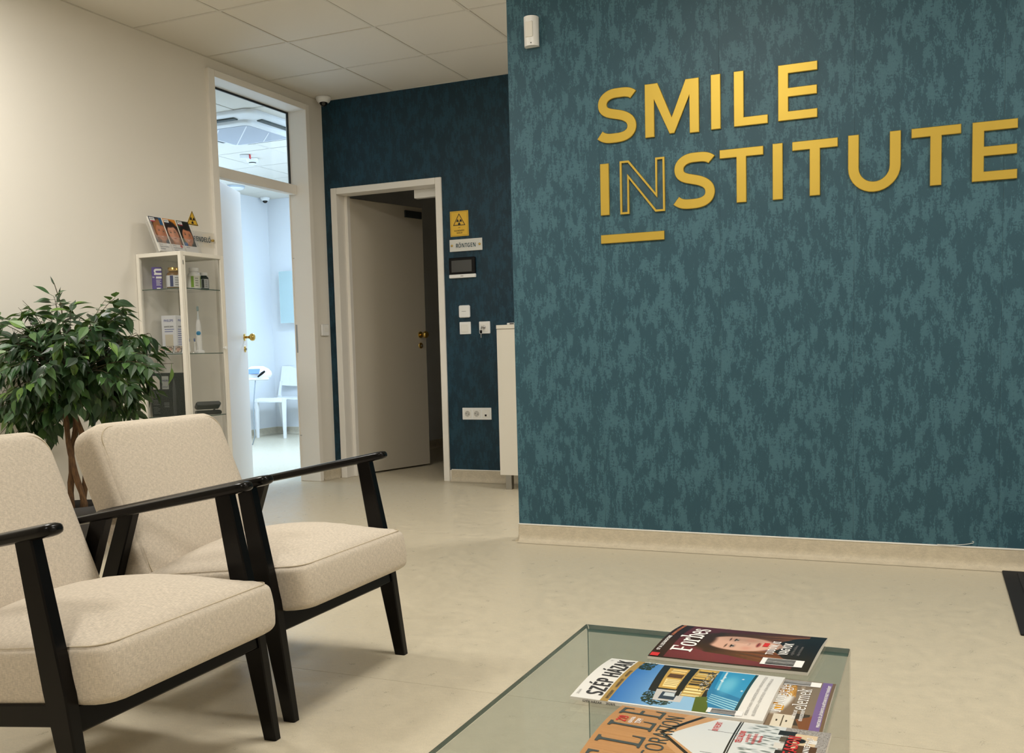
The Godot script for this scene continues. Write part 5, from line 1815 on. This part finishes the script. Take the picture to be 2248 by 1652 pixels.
# ------------------------------------------------------------------ magazines
# page coordinates: u across the page from the spine, v up the page; laid with its corner, right and up on the table
func magazine(label: String, im: Image, corner: Vector3, right: Vector3, up: Vector3, w: float, h: float, th: float, lift: float, group := "magazines on the glass table") -> Array:
	var t := thing("magazine", label, "magazine", Vector3.ZERO, 0.0, group)
	var hgt := func(p: Vector2) -> float:
		var s := p.x / w
		return th * (0.75 + 0.55 * sin(PI * clampf(s, 0.0, 1.0) * 0.85)) * (1.0 - 0.35 * pow(s, 4.0)) + lift * pow(clampf(p.y / h, 0, 1), 3.0) * (0.4 + 0.6 * sin(PI * s))
	var place := func(p: Vector2) -> Vector3: return corner + right * p.x + up * p.y + Vector3(0, hgt.call(p), 0)
	var c := mb()
	var g := mb()
	var nu := 14
	var nv := 14
	for i in nu:
		for j in nv:
			var a := Vector2(w * i / nu, h * j / nv)
			var d := Vector2(w * (i + 1) / nu, h * (j + 1) / nv)
			var q := [a, Vector2(d.x, a.y), d, Vector2(a.x, d.y)]
			var p := q.map(func(k): return place.call(k))
			var uv := q.map(func(k): return Vector2(k.x / w, 1.0 - k.y / h))
			var nn: Vector3 = (p[1] - p[0]).cross(p[3] - p[0]).normalized()
			if nn.y < 0:
				nn = -nn
			c.quad(p[0], p[1], p[2], p[3], nn, uv)
	c.smooth()
	# page block under the cover
	var low := func(p: Vector2) -> Vector3:
		var q: Vector3 = place.call(p)
		return Vector3(q.x, corner.y + 0.0003 + maxf(0.0, lift * pow(p.y / h, 3.0) * 0.6), q.z)
	var per := []
	for i in nu:
		per.append(Vector2(w * i / nu, 0))
	for j in nv:
		per.append(Vector2(w, h * j / nv))
	for i in nu:
		per.append(Vector2(w - w * i / nu, h))
	for j in nv:
		per.append(Vector2(0, h - h * j / nv))
	for i in per.size():
		var a: Vector2 = per[i]
		var d: Vector2 = per[(i + 1) % per.size()]
		var e: Vector3 = place.call(d) - place.call(a)
		var nn := e.cross(Vector3.UP).normalized()
		var mid: Vector3 = place.call((a + d) * 0.5) - place.call(Vector2(w, h) * 0.5)
		if nn.dot(mid) < 0:
			nn = -nn
		g.quad(place.call(a) - Vector3(0, 0.0002, 0), place.call(d) - Vector3(0, 0.0002, 0), low.call(d), low.call(a), nn)
	for i in nu:
		var a := w * i / nu
		var d := w * (i + 1) / nu
		for j in nv:
			var y0 := h * j / nv
			var y1 := h * (j + 1) / nv
			g.quad(low.call(Vector2(a, y0)), low.call(Vector2(d, y0)), low.call(Vector2(d, y1)), low.call(Vector2(a, y1)), Vector3.DOWN)
	obj("cover", c, print_mat(im, 0.22), t)
	obj("pages", g, M.paper, t)
	return [t, func(p: Vector2) -> Vector3: return place.call(p) + Vector3(0, 0.0006, 0)]


func barcode(t: Node3D, pl: Callable, at: Vector2, w: float, h: float, seed_: int) -> void:
	var b := mb()
	var k := mb()
	b.quad(pl.call(at), pl.call(at + Vector2(w, 0)), pl.call(at + Vector2(w, h)), pl.call(at + Vector2(0, h)), Vector3.UP)
	obj("barcode_box", b, M.ink_white, t)
	var r := RandomNumberGenerator.new()
	r.seed = seed_
	var x := w * 0.06
	var o := Vector3(0, 0.0003, 0)
	while x < w * 0.92:
		var bw := w * r.randf_range(0.012, 0.045)
		k.quad(pl.call(at + Vector2(x, h * 0.2)) + o, pl.call(at + Vector2(x + bw, h * 0.2)) + o, pl.call(at + Vector2(x + bw, h * 0.88)) + o, pl.call(at + Vector2(x, h * 0.88)) + o, Vector3.UP)
		x += bw + w * r.randf_range(0.018, 0.04)
	obj("barcode", k, M.ink, t)


func words(t: Node3D, pl: Callable, m: Material, list: Array, called := "print") -> void:
	var b := mb()
	for e in list:
		lay(b, e[0], Vector2(e[1], e[2]), e[3], e[4], pl, e[5] if e.size() > 5 else false, e[6] if e.size() > 6 else true)
	obj(called, b, m, t)


func magazines() -> void:
	var y := 0.3806
	var R := RandomNumberGenerator.new()
	R.seed = 3
	# --- business magazine with a portrait
	var im := blank(384, 480, c8(74, 24, 34))
	shade(im, 0, 480, c8(96, 34, 46), c8(60, 16, 28))
	ell(im, 70, 240, 120, 260, c8(118, 44, 56), 0.9)
	rect(im, 0, 0, 384, 46, c8(40, 14, 18))
	portrait(im, 205, 228, 222, c8(224, 176, 152), c8(52, 28, 20), true, 0.0)
	poly(im, [Vector2(60, 480), Vector2(96, 392), Vector2(160, 352), Vector2(205, 378), Vector2(250, 352), Vector2(325, 392), Vector2(372, 480)], c8(22, 18, 22))
	for k in 160:
		ell(im, R.randf_range(150, 260), R.randf_range(360, 425), 1.6, 1.6, c8(70, 60, 62), 0.5)
	rect(im, 0, 430, 384, 50, c8(16, 14, 18))
	rect(im, 0, 0, 10, 480, c8(26, 12, 15))
	var mg := magazine("dark red business magazine with a long-haired woman on its cover", im, Vector3(-0.178, y, -1.552), Vector3(0.055, 0, -0.998).normalized(), Vector3(-0.998, 0, 0.02).normalized(), 0.200, 0.258, 0.0075, 0.004)
	var t: Node3D = mg[0]
	var pl: Callable = mg[1]
	words(t, pl, M.ink_white, [["Forbes", 0.036, 0.196, 0.038, 0.140, true], ["97 A LEGNAGYOBB", 0.030, 0.247, 0.006, 0.075], ["TUDOM, KI", 0.062, 0.064, 0.015, 0.075], ["VAGYOK", 0.066, 0.044, 0.015, 0.066]], "cover_words")
	words(t, pl, M.ink_grey, [["a győztes vállalkozó", 0.068, 0.034, 0.006, 0.055, false, false], ["útja és története", 0.068, 0.024, 0.006, 0.050, false, false]], "small_print")
	words(t, pl, mat(c8(214, 130, 92), 0.5), [["LEGBEFOLYÁSOSABB NŐ", 0.110, 0.247, 0.006, 0.085]], "banner_words")
	var tagb := mb()
	tagb.quad(pl.call(Vector2(0.004, 0.242)), pl.call(Vector2(0.018, 0.242)), pl.call(Vector2(0.018, 0.256)), pl.call(Vector2(0.004, 0.256)), Vector3.UP)
	tagb.quad(pl.call(Vector2(0.100, 0.082)), pl.call(Vector2(0.122, 0.082)), pl.call(Vector2(0.122, 0.091)), pl.call(Vector2(0.100, 0.091)), Vector3.UP)
	obj("red_tag", tagb, M.ink_red, t)
	barcode(t, pl, Vector2(0.016, 0.012), 0.030, 0.066, 4)
	var sp := func(p: Vector2) -> Vector3: return Vector3(-0.178, y, -1.552) + Vector3(-0.998, 0, 0.02) * (0.02 + p.x) + Vector3(0, 0.0012 + p.y, 0.0009)
	words(t, func(p: Vector2) -> Vector3: return Vector3(-0.4, y + 0.0012 + p.y, -1.5472) + Vector3(0.998, 0, -0.02) * p.x, M.ink_white, [["Forbes", 0.20, 0.0, 0.004, 0.016, true]], "spine_words")

	# --- magazine beneath, shifted to the right: sofa with purple band
	im = blank(384, 480, c8(150, 128, 104))
	shade(im, 0, 480, c8(176, 160, 140), c8(120, 96, 74))
	ell(im, 205, 352, 120, 34, c8(238, 236, 230), 0.3, 0.08)
	ell(im, 150, 336, 70, 30, c8(228, 226, 220), 0.4, -0.2)
	for k in 60:
		ell(im, 268 + R.randf_range(-34, 44), R.randf_range(336, 396), 26, 2.4, c8(222, 170, 84).lerp(c8(160, 108, 44), R.randf()), 0.4, R.randf_range(-0.6, 0.3))
	rect(im, 112, 348, 34, 22, c8(228, 166, 48))
	rect(im, 150, 338, 20, 14, c8(214, 150, 44))
	poly(im, [Vector2(120, 396), Vector2(384, 380), Vector2(384, 446), Vector2(96, 446)], c8(134, 118, 100))
	poly(im, [Vector2(150, 400), Vector2(384, 392), Vector2(384, 402), Vector2(150, 412)], c8(158, 142, 122))
	rect(im, 0, 352, 84, 54, c8(228, 218, 198))
	rect(im, 6, 376, 72, 3, c8(90, 78, 62))
	for k in 2:
		rect(im, 36, 362 + k * 24, 12, 4, c8(50, 44, 38))
	rect(im, 20, 406, 80, 34, c8(60, 52, 48))
	poly(im, [Vector2(0, 424), Vector2(60, 408), Vector2(90, 446), Vector2(0, 446)], c8(128, 78, 50))
	poly(im, [Vector2(0, 446), Vector2(384, 446), Vector2(384, 472), Vector2(0, 472)], c8(126, 102, 156))
	mg = magazine("home magazine with white sofa and purple band, under the house magazine", im, Vector3(-0.132, y, -1.318), Vector3(0.0, 0, -1.0), Vector3(-1.0, 0, 0.0), 0.200, 0.262, 0.005, 0.0)
	t = mg[0]
	pl = mg[1]
	words(t, pl, M.ink_white, [["Különleges", 0.048, 0.056, 0.024, 0.130, true, false], ["elemek", 0.066, 0.030, 0.020, 0.090, true, false], ["TÖRTÉNELMI", 0.030, 0.040, 0.006, 0.032], ["KÖNYVESZEKRÉNY", 0.026, 0.030, 0.006, 0.040], ["PRAKTIKUS ÉS LÁTVÁNYOS ALAKÍTSUNK KI FEDETT PIHENŐKERT", 0.012, 0.0055, 0.0055, 0.172]], "cover_words")
	barcode(t, pl, Vector2(0.170, 0.020), 0.024, 0.075, 8)

	# --- house magazine
	im = blank(384, 512, c8(240, 238, 232))
	rect(im, 0, 84, 384, 22, c8(178, 146, 84))
	var sky0 := 106
	for yy in range(sky0, 440):
		im.fill_rect(Rect2i(8, yy, 368, 1), c8(58, 122, 196).lerp(c8(150, 196, 230), clampf((yy - sky0) / 150.0, 0, 1)))
	for k in 420:
		var an := R.randf_range(0.0, TAU)
		var rr := sqrt(R.randf())
		ell(im, 74 + cos(an) * 58 * rr, 226 + sin(an) * 46 * rr, R.randf_range(2, 5), R.randf_range(2, 4), c8(20, 34, 30).lerp(c8(52, 78, 66), R.randf()), 0.4)
	for k in 180:
		ell(im, R.randf_range(290, 376), 106 + absf(R.randf_range(-40, 40)), 4, 3, c8(22, 32, 24).lerp(c8(56, 70, 44), R.randf()), 0.4)
	poly(im, [Vector2(116, 186), Vector2(376, 166), Vector2(376, 352), Vector2(100, 344)], c8(30, 33, 34))
	poly(im, [Vector2(146, 206), Vector2(350, 190), Vector2(350, 250), Vector2(146, 256)], c8(206, 166, 82))
	poly(im, [Vector2(160, 214), Vector2(230, 208), Vector2(230, 250), Vector2(160, 252)], c8(252, 228, 160))
	for k in 4:
		rect(im, 176 + k * 14, 214, 3, 36, c8(120, 88, 46))
	rect(im, 244, 206, 40, 42, c8(98, 66, 36))
	rect(im, 296, 204, 40, 42, c8(246, 214, 136))
	rect(im, 312, 204, 4, 42, c8(70, 54, 36))
	poly(im, [Vector2(52, 214), Vector2(134, 206), Vector2(138, 286), Vector2(56, 288)], c8(206, 204, 200))
	rect(im, 66, 226, 54, 42, c8(48, 66, 84))
	rect(im, 90, 234, 26, 30, c8(206, 216, 220))
	poly(im, [Vector2(100, 262), Vector2(376, 254), Vector2(376, 268), Vector2(100, 274)], c8(22, 25, 27))
	poly(im, [Vector2(104, 276), Vector2(376, 270), Vector2(376, 332), Vector2(104, 332)], c8(190, 156, 80))
	for k in 12:
		rect(im, 110 + k * 22, 278, R.randf_range(9, 16), 48, [c8(254, 232, 164), c8(120, 92, 50), c8(236, 196, 104), c8(52, 46, 38)][R.randi_range(0, 3)])
	for k in 9:
		rect(im, 118 + k * 28, 276, 2, 54, c8(28, 26, 24))
	for k in 150:
		rect(im, R.randf_range(150, 350), R.randf_range(306, 344), R.randf_range(3, 16), R.randf_range(2, 5), [c8(24, 27, 30), c8(206, 200, 190), c8(96, 90, 80), c8(60, 62, 66)][R.randi_range(0, 3)])
	poly(im, [Vector2(8, 330), Vector2(110, 318), Vector2(120, 350), Vector2(8, 372)], c8(84, 104, 40))
	poly(im, [Vector2(8, 440), Vector2(8, 372), Vector2(150, 340), Vector2(376, 330), Vector2(376, 440)], c8(36, 128, 178))
	poly(im, [Vector2(130, 440), Vector2(190, 352), Vector2(376, 340), Vector2(376, 440)], c8(58, 158, 204))
	for k in 5:
		poly(im, [Vector2(30 + k * 16, 440), Vector2(84 + k * 14, 352), Vector2(90 + k * 14, 352), Vector2(40 + k * 16, 440)], c8(150, 210, 230))
	poly(im, [Vector2(180, 360), Vector2(370, 350), Vector2(370, 355), Vector2(182, 366)], c8(214, 236, 240))
	ell(im, 240, 380, 90, 26, c8(110, 196, 226, ), 0.8)
	for k in 5:
		ell(im, R.randf_range(180, 370), R.randf_range(345, 425), 7, 4, c8(236, 246, 250), 0.8)
	rect(im, 8, 432, 368, 8, c8(26, 70, 80))
	mg = magazine("architecture magazine with a lit house and blue pool on its cover", im, Vector3(-0.210, y + 0.0040, -1.316), Vector3(0.02, 0, -1.0).normalized(), Vector3(-1.0, 0, 0.0), 0.192, 0.280, 0.0070, 0.003)
	t = mg[0]
	pl = mg[1]
	words(t, pl, M.ink, [["SZÉP HÁZAK", 0.016, 0.236, 0.034, 0.166]], "cover_title")
	words(t, pl, M.ink_grey, [["2024/6", 0.012, 0.271, 0.004, 0.016, false, false], ["Ft", 0.172, 0.271, 0.004, 0.006, false, false], ["MODERN OTTHONOK • TERMÉSZETKÖZELI KERTEK • ENERGIATUDATOS ÉPÍTÉSZET", 0.012, 0.024, 0.005, 0.17, false, false], ["BELSŐÉPÍTÉSZET • VÍZPARTI ÉPÜLET • HÁZAK A DOMBOLDALON", 0.012, 0.014, 0.005, 0.16, false, false]], "small_print")
	words(t, pl, M.ink, [["ÉPÍTÉSZET", 0.010, 0.2245, 0.005, 0.03], ["LAKBERENDEZÉS", 0.052, 0.2245, 0.005, 0.036], ["KERTÉPÍTÉS", 0.100, 0.2245, 0.005, 0.03]], "banner_words")
	barcode(t, pl, Vector2(0.006, 0.030), 0.016, 0.050, 6)
	words(t, func(p: Vector2) -> Vector3: return Vector3(-0.490 + p.x, y + 0.0052 + p.y, -1.3140), M.ink, [["SZÉP HÁZAK", 0.020, 0.0, 0.0042, 0.030], ["2024/6", 0.056, 0.0, 0.0036, 0.014]], "spine_words")

	# --- decoration magazine at the front
	im = blank(400, 512, c8(196, 146, 96))
	for k in 500:
		var px := R.randf_range(0, 400)
		rect(im, px, R.randf_range(0, 260), 1, R.randf_range(30, 160), c8(196, 146, 96).lerp([c8(222, 176, 124), c8(160, 112, 68)][k % 2], R.randf_range(0.15, 0.5)))
	poly(im, [Vector2(400, 190), Vector2(226, 130), Vector2(30, 290), Vector2(0, 330), Vector2(0, 512), Vector2(400, 512)], c8(224, 228, 228))
	poly(im, [Vector2(400, 176), Vector2(400, 250), Vector2(232, 160), Vector2(40, 330), Vector2(0, 330), Vector2(0, 310), Vector2(228, 122)], c8(208, 160, 112))
	poly(im, [Vector2(400, 206), Vector2(236, 138), Vector2(20, 318), Vector2(20, 330), Vector2(236, 150), Vector2(400, 218)], c8(36, 34, 32))
	for k in 260:
		var px := R.randf_range(0, 400)
		ell(im, px, R.randf_range(330, 410), 4, 9, [c8(196, 204, 206), c8(120, 132, 128), c8(236, 240, 240)][k % 3], 0.6)
	rect(im, 0, 300, 400, 4, c8(24, 24, 24))
	rect(im, 0, 306, 400, 3, c8(50, 50, 50))
	rect(im, 160, 250, 2, 170, c8(70, 70, 70))
	rect(im, 300, 240, 2, 170, c8(70, 70, 70))
	rect(im, 0, 410, 400, 102, c8(168, 162, 156))
	for k in 2600:
		rect(im, R.randf_range(0, 400), R.randf_range(418, 512), 3, 2, c8(168, 162, 156).lerp([c8(206, 202, 196), c8(104, 98, 94)][k % 2], R.randf_range(0.2, 0.9)))
	for k in 7:
		rect(im, 60 + k * 46, 398 + (k % 2) * 8, 36, 40, [c8(34, 34, 36), c8(226, 222, 214), c8(96, 84, 70)][k % 3])
	rect(im, 120, 420, 200, 46, c8(44, 42, 42))
	rect(im, 250, 436, 110, 50, c8(230, 206, 170))
	rect(im, 220, 448, 60, 44, c8(92, 62, 40))
	ell(im, 310, 452, 16, 12, c8(24, 24, 26), 0.3)
	rect(im, 300, 470, 26, 18, c8(240, 238, 232))
	mg = magazine("decoration magazine with wooden ceiling and snowy window, nearest on the table", im, Vector3(-0.120, y + 0.0012, -1.098), Vector3(0.0, 0, -1.0), Vector3(-1.0, 0, 0.0), 0.214, 0.288, 0.0075, 0.006)
	t = mg[0]
	pl = mg[1]
	words(t, pl, M.ink_green, [["E L L E", 0.010, 0.221, 0.060, 0.196, true, false], ["DECORATION", 0.012, 0.192, 0.024, 0.182, false, false]], "cover_title")
	words(t, pl, M.ink_red, [["219", 0.141, 0.262, 0.014, 0.022], ["ON THE SPOT", 0.160, 0.140, 0.008, 0.038], ["TÉLI ÁLOM", 0.130, 0.104, 0.010, 0.044], ["A HÓFEDTE", 0.136, 0.096, 0.005, 0.030], ["HEGYEKBEN ÉS", 0.132, 0.088, 0.005, 0.038], ["TÁJAKON", 0.138, 0.080, 0.005, 0.026], ["HAPPY SEASON", 0.030, 0.034, 0.016, 0.150]], "red_words")
	words(t, pl, M.ink_white, [["AJÁNDÉK-", 0.138, 0.252, 0.0075, 0.028], ["TIPP!", 0.142, 0.242, 0.0075, 0.020], ["DESIGN, JAZZ, ÜNNEPELJ!", 0.020, 0.018, 0.011, 0.160]], "white_words")


# ------------------------------------------------------------------ the rest
func small_things() -> void:
	# shoe cabinet beyond the partition
	var t := thing("white_cabinet", "tall white cabinet on metal feet, half hidden by the teal partition", "cabinet", Vector3(-2.602, 0, -6.045))
	obj("carcass", mb().box(Vector3(0, 0.095, 0), Vector3(0.9, 1.045, 0.28), 0.002), M.cabinet, t)
	obj("cabinet_top", mb().box(Vector3(-0.001, 1.047, -0.0), Vector3(0.901, 1.072, 0.283), 0.002), M.cabinet, t)
	for a in [Vector2(0.035, 0.232), Vector2(0.035, 0.02), Vector2(0.82, 0.232), Vector2(0.82, 0.02)]:
		obj("foot", mb().box(Vector3(a.x, 0, a.y), Vector3(a.x + 0.042, 0.096, a.y + 0.04), 0.002), M.steel, t)
	t = thing("small_device", "small flat white device lying on top of the tall white cabinet", "device", Vector3(-2.53, 1.0722, -5.80))
	obj("case", mb().box(Vector3(0, 0, -0.05), Vector3(0.13, 0.012, 0.03), 0.003), M.plastic, t)
	obj("dark_slot", mb().box(Vector3(0.02, 0.003, 0.03), Vector3(0.05, 0.009, 0.0305)), M.black, t)
	# entrance mat
	t = thing("door_mat", "black ribbed entrance mat beside the teal partition", "mat", Vector3(0.25, 0.0, -4.152))
	obj("backing", mb().box(Vector3(0, 0, 0), Vector3(1.4, 0.008, 0.888), 0.003), M.mat_rubber, t)
	var rb := mb()
	for k in 42:
		rb.box(Vector3(0.05 + k * 0.031, 0.0078, 0.04), Vector3(0.067 + k * 0.031, 0.0115, 0.848), 0.001)
	var rib := obj("ribs", rb, mat(c8(30, 30, 31), 0.9), t)
	rib.set_meta("kind", "stuff")
